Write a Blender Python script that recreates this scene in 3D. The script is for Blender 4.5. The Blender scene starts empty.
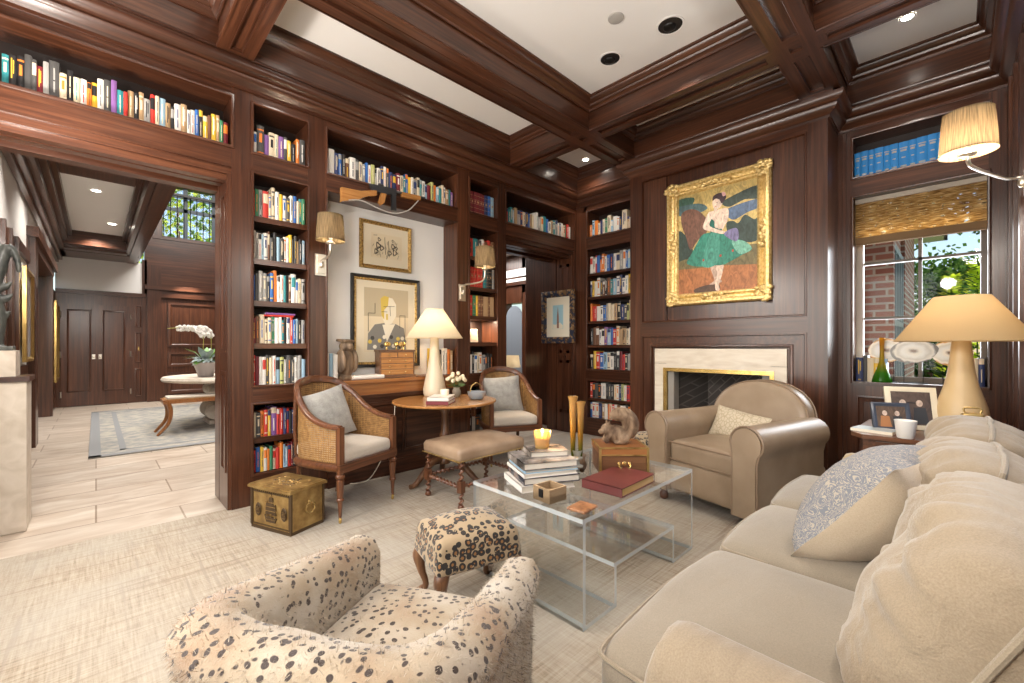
import bpy, bmesh, math, random
from math import sin, cos, pi, radians as R, sqrt
from mathutils import Vector as V, Matrix, noise
random.seed(7)
SC = bpy.context.scene
COL = SC.collection
# ------------------------------------------------------------------ materials
def newmat(name):
    m = bpy.data.materials.new(name); m.use_nodes = True
    nt = m.node_tree; b = nt.nodes['Principled BSDF']
    return m, nt, b
def N(nt, typ, ins=None, **kw):
    n = nt.nodes.new('ShaderNode' + typ)
    for k, v in kw.items(): setattr(n, k, v)
    for k, v in (ins or {}).items():
        if hasattr(v, 'bl_idname') and 'Socket' in v.bl_idname: nt.links.new(v, n.inputs[k])
        else: n.inputs[k].default_value = v
    return n
def coords(nt, scale=(1, 1, 1), rot=(0, 0, 0), loc=(0, 0, 0)):
    tc = N(nt, 'TexCoord')
    return N(nt, 'Mapping', {'Vector': tc.outputs['Object'], 'Scale': scale, 'Rotation': rot, 'Location': loc}).outputs[0]
def ramp(nt, fac, stops, interp='LINEAR'):
    r = N(nt, 'ValToRGB', {'Fac': fac}); r.color_ramp.interpolation = interp
    e = r.color_ramp.elements
    while len(e) < len(stops): e.new(.5)
    for el, (p, c) in zip(e, stops):
        el.position = p; el.color = (*c, 1) if len(c) == 3 else c
    return r.outputs[0]
def mix(nt, fac, a, b, mode='MIX'):
    n = N(nt, 'MixRGB', {'Fac': fac, 'Color1': a, 'Color2': b}); n.blend_type = mode
    return n.outputs[0]
def math_(nt, op, a, b=0.0, c=None):
    n = N(nt, 'Math', operation=op)
    for i, v in enumerate((a, b) if c is None else (a, b, c)):
        if hasattr(v, 'bl_idname'): nt.links.new(v, n.inputs[i])
        else: n.inputs[i].default_value = v
    return n.outputs[0]
def bump(nt, b, h, strength=.3, dist=.01):
    n = N(nt, 'Bump', {'Height': h, 'Strength': strength, 'Distance': dist})
    nt.links.new(n.outputs[0], b.inputs['Normal'])
def c4(c): return (*c, 1)
def plain(name, col, rough=.5, metal=0, spec=.5, emit=None, es=0, coat=0):
    m, nt, b = newmat(name)
    b.inputs['Base Color'].default_value = c4(col); b.inputs['Roughness'].default_value = rough
    b.inputs['Metallic'].default_value = metal; b.inputs['Specular IOR Level'].default_value = spec
    b.inputs['Coat Weight'].default_value = coat
    if emit: b.inputs['Emission Color'].default_value = c4(emit); b.inputs['Emission Strength'].default_value = es
    return m
def wood(name, axis, dark, mid, light, rough=.3, scale=1.0, coat=.25):
    m, nt, b = newmat(name)
    s = [26 * scale] * 3; s[axis] = .8 * scale
    co = coords(nt, s)
    n1 = N(nt, 'TexNoise', {'Vector': co, 'Scale': 1.6, 'Detail': 7, 'Roughness': .66, 'Distortion': .35})
    s2 = [3.0 * scale] * 3; s2[axis] = .5 * scale
    n2 = N(nt, 'TexNoise', {'Vector': coords(nt, s2), 'Scale': 1, 'Detail': 2})
    f = math_(nt, 'ADD', math_(nt, 'MULTIPLY', n1.outputs[0], .72), math_(nt, 'MULTIPLY', n2.outputs[0], .30))
    c = ramp(nt, f, [(.33, dark), (.5, mid), (.68, light)])
    nt.links.new(c, b.inputs['Base Color'])
    b.inputs['Roughness'].default_value = rough
    b.inputs['Coat Weight'].default_value = coat; b.inputs['Coat Roughness'].default_value = .2
    bump(nt, b, n1.outputs[0], .06, .004)
    return m
MD, MM, ML = (.018, .006, .003), (.058, .0192, .0088), (.128, .0465, .0215)
WOOD = [wood('mahogany_%s' % 'xyz'[i], i, MD, MM, ML) for i in range(3)]
SHADED_BACKW = [wood('shaded_cabinet_back_%s' % 'xyz'[i], i, (.006, .0026, .0018), (.013, .0052, .0032), (.022, .009, .0055), .5, coat=0) for i in range(3)]  # near-black colour puts the shade of the unlit recesses into the shelf backs
HD, HM, HL = (.03, .008, .005), (.075, .023, .013), (.13, .042, .022)
DWOOD = [wood('dark_mahogany_%s' % 'xyz'[i], i, (.018, .007, .0045), (.04, .014, .009), (.075, .026, .015)) for i in range(3)]
CHW = [wood('chair_wood_%s' % 'xyz'[i], i, (.045, .015, .0065), (.115, .041, .017), (.205, .08, .034), .28) for i in range(3)]
FRUIT = [wood('fruitwood_%s' % 'xyz'[i], i, (.22, .085, .022), (.36, .16, .046), (.48, .24, .08), .25) for i in range(3)]
OAK = [wood('honey_wood_%s' % 'xyz'[i], i, (.16, .055, .016), (.3, .115, .035), (.42, .19, .06), .32) for i in range(3)]
OLD = [wood('aged_wood_%s' % 'xyz'[i], i, (.05, .02, .009), (.13, .055, .022), (.25, .12, .05), .45) for i in range(3)]
WHITE = plain('ceiling_paint', (.84, .825, .80), .75)
PLASTER = plain('white_plaster', (.82, .81, .79), .8)
def fabric(name, a, b_, scale=60, rough=.9, bs=.25, sheen=.3, big=3.0, wr=0):
    m, nt, b = newmat(name); co = coords(nt)
    n1 = N(nt, 'TexNoise', {'Vector': co, 'Scale': scale * 4, 'Detail': 3})
    n2 = N(nt, 'TexNoise', {'Vector': co, 'Scale': big, 'Detail': 5})
    f = math_(nt, 'ADD', math_(nt, 'MULTIPLY', n1.outputs[0], .5), math_(nt, 'MULTIPLY', n2.outputs[0], .5))
    nt.links.new(ramp(nt, f, [(.35, a), (.65, b_)]), b.inputs['Base Color'])
    b.inputs['Roughness'].default_value = rough; b.inputs['Sheen Weight'].default_value = sheen
    h = n1.outputs[0]
    if wr:
        w = N(nt, 'TexNoise', {'Vector': coords(nt, (2.2, 7, 7)), 'Scale': 2.2, 'Detail': 4, 'Distortion': 1.2})
        h = math_(nt, 'ADD', math_(nt, 'MULTIPLY', h, .12), math_(nt, 'MULTIPLY', w.outputs[0], wr))
    bump(nt, b, h, bs, .012)
    return m
SOFAF = fabric('sofa_fabric', (.235, .18, .118), (.32, .253, .172), 70, wr=1.0, bs=.6)
SOFAS = fabric('sofa_seat_fabric', (.205, .17, .123), (.28, .235, .175), 70, wr=.5, bs=.4)
PIPE = fabric('piping_fabric', (.235, .187, .126), (.31, .255, .18), 90)
TANF = fabric('tan_fabric', (.34, .235, .105), (.42, .30, .145), 70)
LINEN = fabric('linen_grey', (.25, .243, .225), (.44, .43, .40), 50, big=18)
SEATF = fabric('cream_cushion', (.46, .40, .325), (.56, .50, .42), 70)
def leather(name, a, b_, rough=.38):
    m, nt, b = newmat(name); co = coords(nt)
    n2 = N(nt, 'TexNoise', {'Vector': co, 'Scale': 5, 'Detail': 5})
    v = N(nt, 'TexVoronoi', {'Vector': co, 'Scale': 220})
    nt.links.new(ramp(nt, n2.outputs[0], [(.3, a), (.7, b_)]), b.inputs['Base Color'])
    b.inputs['Roughness'].default_value = rough
    bump(nt, b, math_(nt, 'ADD', math_(nt, 'MULTIPLY', v.outputs[0], .15), n2.outputs[0]), .18, .01)
    return m
LEATH = leather('taupe_leather', (.26, .188, .122), (.34, .255, .175), .33)
LEATHD = leather('taupe_leather_welt', (.20, .135, .085), (.27, .19, .125))
HIDE = leather('bench_leather', (.25, .165, .105), (.42, .30, .20), .34)
REDL = leather('red_book_leather', (.10, .018, .016), (.16, .035, .03), .45)
def spots(name, kind):
    m, nt, b = newmat(name)
    if kind == 'leopard':
        co0 = coords(nt); wn = N(nt, 'TexNoise', {'Vector': co0, 'Scale': 14, 'Detail': 2})
        co = mix(nt, .02, co0, wn.outputs['Color'], 'ADD')
        v = N(nt, 'TexVoronoi', {'Vector': co, 'Scale': 29, 'Randomness': .6}); d = v.outputs['Distance']
        gap = N(nt, 'TexNoise', {'Vector': co0, 'Scale': 75, 'Detail': 1}).outputs[0]
        ring = math_(nt, 'MULTIPLY', math_(nt, 'GREATER_THAN', d, .22), math_(nt, 'LESS_THAN', d, .50))
        ring = math_(nt, 'MULTIPLY', ring, math_(nt, 'LESS_THAN', gap, .66))
        inner = math_(nt, 'LESS_THAN', d, .23)
        c = mix(nt, inner, (.36, .265, .155, 1), (.26, .115, .03, 1)); c = mix(nt, ring, c, (.012, .008, .006, 1))
    else:
        co0 = coords(nt); wn = N(nt, 'TexNoise', {'Vector': co0, 'Scale': 9, 'Detail': 2})
        co = mix(nt, .04, co0, wn.outputs['Color'], 'ADD')
        v = N(nt, 'TexVoronoi', {'Vector': co, 'Scale': 44, 'Randomness': .9}); d = v.outputs['Distance']
        sz = N(nt, 'TexNoise', {'Vector': co0, 'Scale': 30}).outputs[0]
        sp = ramp(nt, math_(nt, 'ADD', d, math_(nt, 'MULTIPLY', sz, .22)), [(.40, (1, 1, 1)), (.46, (0, 0, 0))])
        big = N(nt, 'TexNoise', {'Vector': co0, 'Scale': 5, 'Detail': 3}).outputs[0]
        base = ramp(nt, big, [(.32, (.27, .17, .095)), (.5, (.35, .275, .185)), (.68, (.45, .40, .325))])
        c = mix(nt, sp, base, (.035, .02, .014, 1))
    nt.links.new(c, b.inputs['Base Color']); b.inputs['Roughness'].default_value = .8
    b.inputs['Sheen Weight'].default_value = .3
    f = N(nt, 'TexNoise', {'Vector': coords(nt), 'Scale': 260, 'Detail': 2}); bump(nt, b, f.outputs[0], .4, .004)
    return m
LEOP, CHEE = spots('leopard_velvet', 'leopard'), spots('cheetah_fur', 'cheetah')
def gold(name, a, b_, rough=.32, sc=40, bs=.6, metal=.85):
    m, nt, b = newmat(name); co = coords(nt)
    n = N(nt, 'TexNoise', {'Vector': co, 'Scale': sc, 'Detail': 4})
    nt.links.new(ramp(nt, n.outputs[0], [(.3, a), (.6, b_)]), b.inputs['Base Color'])
    b.inputs['Metallic'].default_value = metal; b.inputs['Roughness'].default_value = rough
    bump(nt, b, n.outputs[0], bs, .01)
    return m
GOLD = gold('gilt_frame', (.60, .38, .10), (.92, .70, .32), .38, 45, .6, .55)
BRASS = gold('aged_brass', (.24, .15, .05), (.58, .40, .15), .38, 14, .35, .8)
BRASSL = gold('bright_brass', (.6, .4, .12), (.8, .56, .2), .25, 10, .1)
DARKM = plain('dark_metal', (.025, .024, .024), .35, .8)
STEEL = plain('gun_metal', (.11, .115, .125), .35, .9)
NICKEL = plain('satin_nickel', (.72, .66, .58), .3, .9)
BLACK = plain('black_paint', (.012, .011, .011), .4)
CHAR = plain('charcoal', (.035, .036, .04), .5)
CREAM = plain('cream_mat', (.74, .66, .50), .8)
PAPER = plain('page_block', (.68, .62, .52), .85)
def stone(name, a, b_, sc=6, rough=.5, stretch=(1, 1, 1)):
    m, nt, b = newmat(name)
    n = N(nt, 'TexNoise', {'Vector': coords(nt, stretch), 'Scale': sc, 'Detail': 8, 'Distortion': .6})
    nt.links.new(ramp(nt, n.outputs[0], [(.32, a), (.68, b_)]), b.inputs['Base Color'])
    b.inputs['Roughness'].default_value = rough
    return m
MARBLE = stone('cream_marble', (.62, .53, .42), (.76, .69, .58), 5, .35, (1, 1, 4))
STONE = stone('limestone', (.52, .45, .36), (.68, .61, .52), 9, .6)
CERAM = stone('cream_ceramic', (.66, .56, .40), (.76, .67, .51), 3, .35)
SAND = stone('sand_ceramic', (.60, .42, .21), (.70, .52, .28), 3, .4)
CARVE = stone('carved_wood', (.06, .035, .02), (.30, .20, .12), 14, .6, (1, 1, .35))
FURB = stone('squirrel_fur', (.07, .034, .016), (.34, .23, .14), 22, .8, (1, 1, .6))
CHAL = stone('bronze_patina', (.015, .018, .018), (.085, .09, .08), 12, .5)
def thin(name, col=(1, 1, 1), gl=.9, rough=.02, tint=1.0, ior=1.3):
    m, nt, b = newmat(name); nt.nodes.remove(b); out = nt.nodes['Material Output']
    t = N(nt, 'BsdfTransparent', {'Color': c4(col)}); g = N(nt, 'BsdfGlossy', {'Roughness': rough, 'Color': (1, 1, 1, 1)})
    fr = N(nt, 'Fresnel', {'IOR': ior}); f = math_(nt, 'MULTIPLY', fr.outputs[0], gl)
    mx = N(nt, 'MixShader', {0: f, 1: t.outputs[0], 2: g.outputs[0]}); nt.links.new(mx.outputs[0], out.inputs[0])
    return m
GLASS = thin('clear_glass', gl=.35)
ACRYL = thin('acrylic_face', (.988, .992, .99), .5, .03)
def edgemat():
    m, nt, b = newmat('acrylic_edge'); out = nt.nodes['Material Output']
    b.inputs['Base Color'].default_value = (.80, .86, .88, 1); b.inputs['Roughness'].default_value = .12
    t = N(nt, 'BsdfTransparent', {'Color': (.86, .9, .92, 1)})
    mx = N(nt, 'MixShader', {0: .42, 1: t.outputs[0], 2: b.outputs[0]}); nt.links.new(mx.outputs[0], out.inputs[0])
    return m
ACRE = edgemat()
def tinted(name, stops, axis_scale, gl=.8):
    m, nt, b = newmat(name); nt.nodes.remove(b); out = nt.nodes['Material Output']
    tc = N(nt, 'TexCoord'); sep = N(nt, 'SeparateXYZ', {0: tc.outputs['Object']})
    c = ramp(nt, math_(nt, 'MULTIPLY', sep.outputs[2], axis_scale), stops)
    t = N(nt, 'BsdfTransparent', {'Color': c}); g = N(nt, 'BsdfGlossy', {'Roughness': .05}); df = N(nt, 'BsdfTranslucent', {'Color': c})
    d2 = N(nt, 'BsdfDiffuse', {'Color': c}); m0 = N(nt, 'MixShader', {0: .5, 1: df.outputs[0], 2: d2.outputs[0]})
    m1 = N(nt, 'MixShader', {0: .55, 1: t.outputs[0], 2: m0.outputs[0]})
    fr = N(nt, 'Fresnel', {'IOR': 1.4}); mx = N(nt, 'MixShader', {0: math_(nt, 'MULTIPLY', fr.outputs[0], gl), 1: m1.outputs[0], 2: g.outputs[0]})
    nt.links.new(mx.outputs[0], out.inputs[0]); return m
def shade(name, col, trans=.5, stripes=False):
    m, nt, b = newmat(name); out = nt.nodes['Material Output']; cc = c4(col)
    if stripes:
        tc = N(nt, 'TexCoord'); sp = N(nt, 'SeparateXYZ', {0: tc.outputs['Object']})
        an = math_(nt, 'ARCTAN2', sp.outputs[1], sp.outputs[0])
        n = N(nt, 'TexNoise', {'Vector': N(nt, 'CombineXYZ', {0: math_(nt, 'MULTIPLY', an, 14.0), 1: math_(nt, 'MULTIPLY', sp.outputs[2], 6.0)}).outputs[0], 'Scale': 1.6, 'Detail': 3})
        cc = ramp(nt, n.outputs[0], [(.35, tuple(x * .45 for x in col)), (.65, col)])
    d = N(nt, 'BsdfDiffuse', {'Color': cc}); t = N(nt, 'BsdfTranslucent', {'Color': cc})
    mx = N(nt, 'MixShader', {0: trans, 1: d.outputs[0], 2: t.outputs[0]}); nt.links.new(mx.outputs[0], out.inputs[0])
    nt.nodes.remove(b); return m
SHADE = shade('cream_lampshade', (.68, .60, .45), .42)
SHADET = shade('tan_lampshade', (.56, .41, .225), .45)
SHADEP = shade('pleated_lampshade', (.19, .138, .08), .2, True)
BULB = plain('lit_bulb', (1, .9, .75), .4, emit=(1, .80, .55), es=9)
BULBD = plain('lit_downlight', (1, 1, 1), .4, emit=(1, .92, .8), es=14)
FLAME = plain('candle_flame', (1, .8, .4), .4, emit=(1, .6, .2), es=30)
WAX = plain('candle_wax', (.85, .75, .58), .5)
# ------------------------------------------------------------------ mesh builder
class B:
    def __init__(s, auto=False): s.bm = bmesh.new(); s.auto = auto; s.T = Matrix()
    def v(s, p): return s.bm.verts.new(s.T @ V(p))
    def f(s, vs, m=0, smooth=False):
        try: fc = s.bm.faces.new(vs)
        except ValueError: return None
        fc.material_index = m; fc.smooth = smooth; return fc
    def box(s, x0, x1, y0, y1, z0, z1, m=None):
        x0, x1 = min(x0, x1), max(x0, x1); y0, y1 = min(y0, y1), max(y0, y1); z0, z1 = min(z0, z1), max(z0, z1)
        if m is None:
            d = (x1 - x0, y1 - y0, z1 - z0); m = d.index(max(d)) if s.auto else 0
        p = [s.v((x, y, z)) for z in (z0, z1) for y in (y0, y1) for x in (x0, x1)]
        for q in ((0, 2, 3, 1), (4, 5, 7, 6), (0, 1, 5, 4), (2, 6, 7, 3), (0, 4, 6, 2), (1, 3, 7, 5)): s.f([p[i] for i in q], m)
        return s
    def poly(s, pts, m=0): s.f([s.v(p) for p in pts], m); return s
    def prism(s, pts, d, m=0, smooth=False, me=None):   # closed outline of 3-D points pushed by vector d
        a = [s.v(p) for p in pts]; b = [s.v(V(p) + V(d)) for p in pts]; n = len(a)
        for i in range(n): s.f([a[i], a[(i + 1) % n], b[(i + 1) % n], b[i]], m, smooth)
        s.f(a[::-1], m if me is None else me); s.f(b, m if me is None else me); return s
    def rings(s, R_, m=0, smooth=True, cap=True, closed=False):
        L = [[s.v(p) for p in r] for r in R_]; n = len(L[0])
        pairs = list(zip(L, L[1:])) + ([(L[-1], L[0])] if closed else [])
        for a, b in pairs:
            for i in range(n): s.f([a[i], a[(i + 1) % n], b[(i + 1) % n], b[i]], m, smooth)
        if cap and not closed: s.f(L[0][::-1], m, False); s.f(L[-1], m, False)
        return s
    def lathe(s, prof, c=(0, 0, 0), seg=24, m=0, cap=True, sx=1, sy=1):
        return s.rings([[(c[0] + r * sx * cos(2 * pi * k / seg), c[1] + r * sy * sin(2 * pi * k / seg), c[2] + z) for k in range(seg)] for r, z in prof], m, True, cap)
    def tube(s, pts, r, seg=10, m=0, closed=False, flat=1.0, up=(0, 0, 1), cap=True):
        pts = [V(p) for p in pts]; n = len(pts); out = []
        for i, p in enumerate(pts):
            a = pts[(i - 1) % n] if (closed or i) else p; b = pts[(i + 1) % n] if (closed or i < n - 1) else p
            t = (b - a).normalized()
            if i == 0:
                u = V(up)
                if abs(t.dot(u)) > .95: u = V((1, 0, 0)) if abs(t.x) < .9 else V((0, 1, 0))
            sd = t.cross(u).normalized(); uu = sd.cross(t); u = uu
            rr = r[i] if isinstance(r, (list, tuple)) else r
            out.append([p + sd * rr * cos(2 * pi * k / seg) + uu * rr * flat * sin(2 * pi * k / seg) for k in range(seg)])
        return s.rings(out, m, True, cap, closed)
    def rbox(s, c, w, d, h, r, m=0, crown=0, n=6, fn=None, ct=None):   # rounded, crowned box
        a, b, e = w / 2, d / 2, h / 2; r = min(r, a, b, e) * .999; k = 4
        def ts(L): return [-L + r * (1 - cos(pi / 2 * i / k)) for i in range(k)] + [(-L + r) + (2 * L - 2 * r) * i / n for i in range(n + 1)] + [L - r * (1 - cos(pi / 2 * (k - 1 - i) / k)) for i in range(k)]
        A = {0: ts(a), 1: ts(b), 2: ts(e)}; H = (a, b, e); cache = {}
        def vert(p):
            key = tuple(round(x, 5) for x in p)
            if key in cache: return cache[key]
            q = V([max(-H[i] + r, min(H[i] - r, p[i])) for i in range(3)]); dv = V(p) - q
            o = q + dv.normalized() * r if dv.length > 1e-9 else V(p)
            if crown: o.z += (crown if o.z > 0 else -(crown if ct is None else ct)) * max(0, 1 - (o.x / a) ** 2) * max(0, 1 - (o.y / b) ** 2) * min(1, abs(o.z) / e)
            if fn: o = V(fn(o))
            cache[key] = s.v(o + V(c)); return cache[key]
        for ax in range(3):
            u, w_ = [(1, 2), (2, 0), (0, 1)][ax]
            for sg in (-1, 1):
                for i in range(len(A[u]) - 1):
                    for j in range(len(A[w_]) - 1):
                        vs = []
                        for du, dw in ((0, 0), (1, 0), (1, 1), (0, 1)):
                            p = [0, 0, 0]; p[ax] = sg * H[ax]; p[u] = A[u][i + du]; p[w_] = A[w_][j + dw]; vs.append(vert(p))
                        vs = list(dict.fromkeys(vs))
                        if len(vs) > 2: s.f(vs if sg > 0 else vs[::-1], m, True)
        return s
    def ell(s, c, r, m=0, seg=16, rg=10, e=1.0, T=None):
        pw = lambda x: math.copysign(abs(x) ** e, x)
        T = T or Matrix(); out = []
        for i in range(rg + 1):
            ph = -pi / 2 + pi * max(.02, min(.98, i / rg))
            out.append([V(c) + T.to_3x3() @ V((r[0] * pw(cos(ph)) * pw(cos(2 * pi * k / seg)), r[1] * pw(cos(ph)) * pw(sin(2 * pi * k / seg)), r[2] * pw(sin(ph)))) for k in range(seg)])
        return s.rings(out, m)
    def pillow(s, w, h, t, m=0, n=14, mf=None, pinch=.06, pe=2.4, pp=.55, fn=None):   # knife-edge pillow in the XZ plane, thickness along Y
        g = {}
        for sd in (-1, 1):
            for i in range(n + 1):
                for j in range(n + 1):
                    u, v_ = 2 * i / n - 1, 2 * j / n - 1
                    edge = max(abs(u), abs(v_)) > .999
                    if edge and sd == 1: g[(1, i, j)] = g[(-1, i, j)]; continue
                    x = u * w / 2 * (1 - pinch * (1 - v_ * v_)); z = v_ * h / 2 * (1 - pinch * (1 - u * u))
                    th = t / 2 * ((1 - abs(u) ** pe) * (1 - abs(v_) ** pe)) ** pp
                    q = (x, sd * th + .006 * noise.noise(V((x * 9, z * 9, sd))), z); g[(sd, i, j)] = s.v(fn(q, u, v_, sd) if fn else q)
            for i in range(n):
                for j in range(n):
                    q = [g[(sd, i, j)], g[(sd, i + 1, j)], g[(sd, i + 1, j + 1)], g[(sd, i, j + 1)]]
                    mm = m if mf is None else mf(sd, (i + .5) / n, (j + .5) / n)
                    s.f(q if sd < 0 else q[::-1], mm, True)
        return s
    def sweep(s, prof, path, closed=True, m=0, smooth=False, side=1):   # profile (out, z) mitred along a horizontal path; out = to the right * side
        n = len(path); P = [V((p[0], p[1])) for p in path]; L = []
        for i in range(n):
            if closed or 0 < i < n - 1:
                d1 = (P[i] - P[i - 1]).normalized(); d2 = (P[(i + 1) % n] - P[i]).normalized()
            else:
                d1 = d2 = ((P[1] - P[0]) if i == 0 else (P[-1] - P[-2])).normalized()
            n1, n2 = V((d1.y, -d1.x)), V((d2.y, -d2.x)); b = n1 + n2
            b = b / max(.2, b.dot(n1)) * side
            L.append([(P[i].x + b.x * o, P[i].y + b.y * o, z) for o, z in prof])
        mats = None
        if s.auto and m is None:
            segs = list(range(n if closed else n - 1))
            for i in segs:
                a, b = L[i], L[(i + 1) % n]; mm = 0 if abs(P[(i + 1) % n].x - P[i].x) > abs(P[(i + 1) % n].y - P[i].y) else 1
                va, vb = [s.v(p) for p in a], [s.v(p) for p in b]
                for k in range(len(a) - 1): s.f([va[k], vb[k], vb[k + 1], va[k + 1]], mm, smooth)
            return s
        Lv = [[s.v(p) for p in r] for r in L]
        for i in range(n if closed else n - 1):
            a, b = Lv[i], Lv[(i + 1) % n]
            for k in range(len(a) - 1): s.f([a[k], b[k], b[k + 1], a[k + 1]], m or 0, smooth)
        return s
    def build(s, name, mats, parent=None, sharp=40, loc=None, rot=None):
        bmesh.ops.recalc_face_normals(s.bm, faces=s.bm.faces)
        me = bpy.data.meshes.new(name); s.bm.to_mesh(me); s.bm.free()
        for m in (mats if isinstance(mats, (list, tuple)) else [mats]): me.materials.append(m)
        if sharp: me.set_sharp_from_angle(angle=R(sharp))
        o = bpy.data.objects.new(name, me); COL.objects.link(o)
        if parent is not None: o.parent = parent
        if loc: o.location = loc
        if rot: o.rotation_euler = rot
        return o
def tag(o, label, cat, group=None, kind=None):
    o['label'] = label; o['category'] = cat
    if group: o['group'] = group
    if kind: o['kind'] = kind
    return o
def st(o): o['kind'] = 'structure'; return o
def thing(name, label, cat, loc=(0, 0, 0), rz=0, group=None):
    o = bpy.data.objects.new(name, None); COL.objects.link(o); o.empty_display_size = .05
    o.location = loc; o.rotation_euler = (0, 0, R(rz)); return tag(o, label, cat, group)
KIDS = {}
def copy_tree(o, parent=None):
    c = o.copy(); COL.objects.link(c)
    if parent is not None: c.parent = parent
    for ch in o.children: copy_tree(ch, c)
    return c
def dup(o, loc, rz, label):
    c = copy_tree(o); c.location = loc; c.rotation_euler = (0, 0, R(rz)); c['label'] = label; return c
def frame_rect(b, x0, x1, z0, z1, prof, y=0, m=0):   # picture-frame moulding in the XZ plane facing -Y; prof = (in from outer edge, out towards -Y)
    L = []
    for cx, cz, sx, sz in ((x0, z0, 1, 1), (x1, z0, -1, 1), (x1, z1, -1, -1), (x0, z1, 1, -1)):
        L.append([(cx + sx * i, y - o, cz + sz * i) for i, o in prof])
    Lv = [[b.v(p) for p in r] for r in L]
    for i in range(4):
        a, c = Lv[i], Lv[(i + 1) % 4]
        for k in range(len(a) - 1):
            mm = m if not b.auto else (0 if i % 2 == 0 else 2)
            b.f([a[k], c[k], c[k + 1], a[k + 1]], mm, False)
# ------------------------------------------------------------------ room shell
TX = Matrix.Rotation(R(-90), 4, 'Z')        # local (x, y, z) -> world (y, -x, z): faces that look towards -X
W3 = WOOD; W3T = [WOOD[1], WOOD[0], WOOD[2]]
Y0, YB, XF, XW = 3.744, 4.22, 4.45, 4.88    # bookcase wall face, its back; chimney breast face, window wall face
XL, YR, ZB, ZC = -.62, -.29, 3.34, 3.63
ST = [(.724, .864), (1.265, 1.42), (2.797, 2.968), (3.385, 3.522), (4.836, 5.05)]
def carpet():
    m, nt, b = newmat('woven_carpet')
    co = coords(nt)
    a = N(nt, 'TexNoise', {'Vector': coords(nt, (3, 90, 1), (0, 0, R(0))), 'Scale': 1.0, 'Detail': 5, 'Roughness': .7}).outputs[0]
    c = N(nt, 'TexNoise', {'Vector': coords(nt, (90, 5, 1)), 'Scale': 1.0, 'Detail': 5, 'Roughness': .7}).outputs[0]
    d = N(nt, 'TexNoise', {'Vector': co, 'Scale': 1.3, 'Detail': 5}).outputs[0]
    f = math_(nt, 'ADD', math_(nt, 'MULTIPLY', a, .5), math_(nt, 'MULTIPLY', c, .5))
    base = ramp(nt, f, [(.36, (.175, .126, .076)), (.47, (.325, .265, .193)), (.6, (.425, .37, .29))])
    w1 = ramp(nt, N(nt, 'TexNoise', {'Vector': coords(nt, (1.2, 34, 1)), 'Scale': 1, 'Detail': 2}).outputs[0], [(.60, (0, 0, 0)), (.66, (1, 1, 1))])
    w2 = ramp(nt, N(nt, 'TexNoise', {'Vector': coords(nt, (34, 1.6, 1)), 'Scale': 1, 'Detail': 2}).outputs[0], [(.62, (0, 0, 0)), (.68, (1, 1, 1))])
    c1 = mix(nt, math_(nt, 'MULTIPLY', w1, .7), base, (.23, .168, .112, 1)); c2 = mix(nt, math_(nt, 'MULTIPLY', w2, .65), c1, (.255, .205, .155, 1))
    c3 = mix(nt, ramp(nt, d, [(.42, (0, 0, 0)), (.62, (.55, .55, .55))]), c2, (.38, .352, .30, 1))
    nt.links.new(c3, b.inputs['Base Color']); b.inputs['Roughness'].default_value = .95; b.inputs['Sheen Weight'].default_value = .2
    bump(nt, b, f, .5, .01); return m
def tiles():
    m, nt, b = newmat('travertine_tiles'); co = coords(nt)
    n = N(nt, 'TexNoise', {'Vector': coords(nt, (1, 3, 1)), 'Scale': 2.4, 'Detail': 8, 'Distortion': .8}).outputs[0]
    cc = ramp(nt, n, [(.3, (.41, .325, .25)), (.55, (.53, .45, .37)), (.7, (.60, .54, .46))])
    br = N(nt, 'TexBrick', {'Vector': co, 'Color1': (.78, .78, .78, 1), 'Color2': (1, 1, 1, 1), 'Mortar': (.42, .36, .3, 1), 'Scale': 1, 'Mortar Size': .006, 'Brick Width': .92, 'Row Height': .46, 'Bias': .2})
    br.offset = .5
    nt.links.new(mix(nt, .85, cc, br.outputs[0], 'MULTIPLY'), b.inputs['Base Color']); b.inputs['Roughness'].default_value = .35
    bump(nt, b, br.outputs[1], -.3, .004); return m
st(B().box(XL - .2, 5.2, YR - .2, 3.80, -.06, 0).build('floor', carpet()))
st(B().box(-3, 8.5, 3.80, 13, -.06, -.004).build('floor_hall', tiles()))
st(B().box(XL - .2, 5.3, YR - .2, 4.3, ZC, ZC + .1).build('ceiling', WHITE))

BEAD = [(-.016, 0), (-.014, .009), (-.004, .012), (.004, .008), (.006, 0)]
b = B(True)
for x0, x1 in ST: b.box(x0, x1, Y0, YB - .001, 0, 3.49)
b.box(XL - .2, 5.05, Y0 + .001, YB, 3.078, 3.6)                                   # frieze
for x0, x1, in ((XL - .2, .724), (.864, 1.265), (1.42, 2.797), (2.968, 3.385), (3.522, 4.836)):
    b.box(x0, x1, Y0 + .002, 4.06, 2.55, 2.706)                            # shelf rail over the openings
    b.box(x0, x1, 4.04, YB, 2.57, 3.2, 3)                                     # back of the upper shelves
    frame_rect(b, max(x0, -2), x1, 2.706, 3.078, BEAD, Y0, None)
for x0, x1 in ((XL - .2, .724), (3.522, 4.836)):                            # door headers
    b.box(x0, x1, Y0 + .02, YB, 2.50, 2.56); b.box(x0, x1, Y0 + .05, Y0 + .12, 2.455, 2.5); b.box(x0, x1, YB - .12, YB - .02, 2.455, 2.5)
    b.box(x0, x1, Y0 + .19, Y0 + .27, 2.47, 2.5)
for x0, x1 in ((.864, 1.265), (2.968, 3.385)):
    b.box(x0, x1, Y0 + .002, 4.06, .772, .914); b.box(x0, x1, Y0 + .002, 4.06, 0, .23); b.box(x0, x1, 4.05, YB, 0, 2.55)
    frame_rect(b, x0, x1, .914, 2.55, BEAD, Y0, None); frame_rect(b, x0, x1, .235, .772, BEAD, Y0, None)
b.box(1.42, 2.797, 4.01, YB, 0, 2.55)
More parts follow.
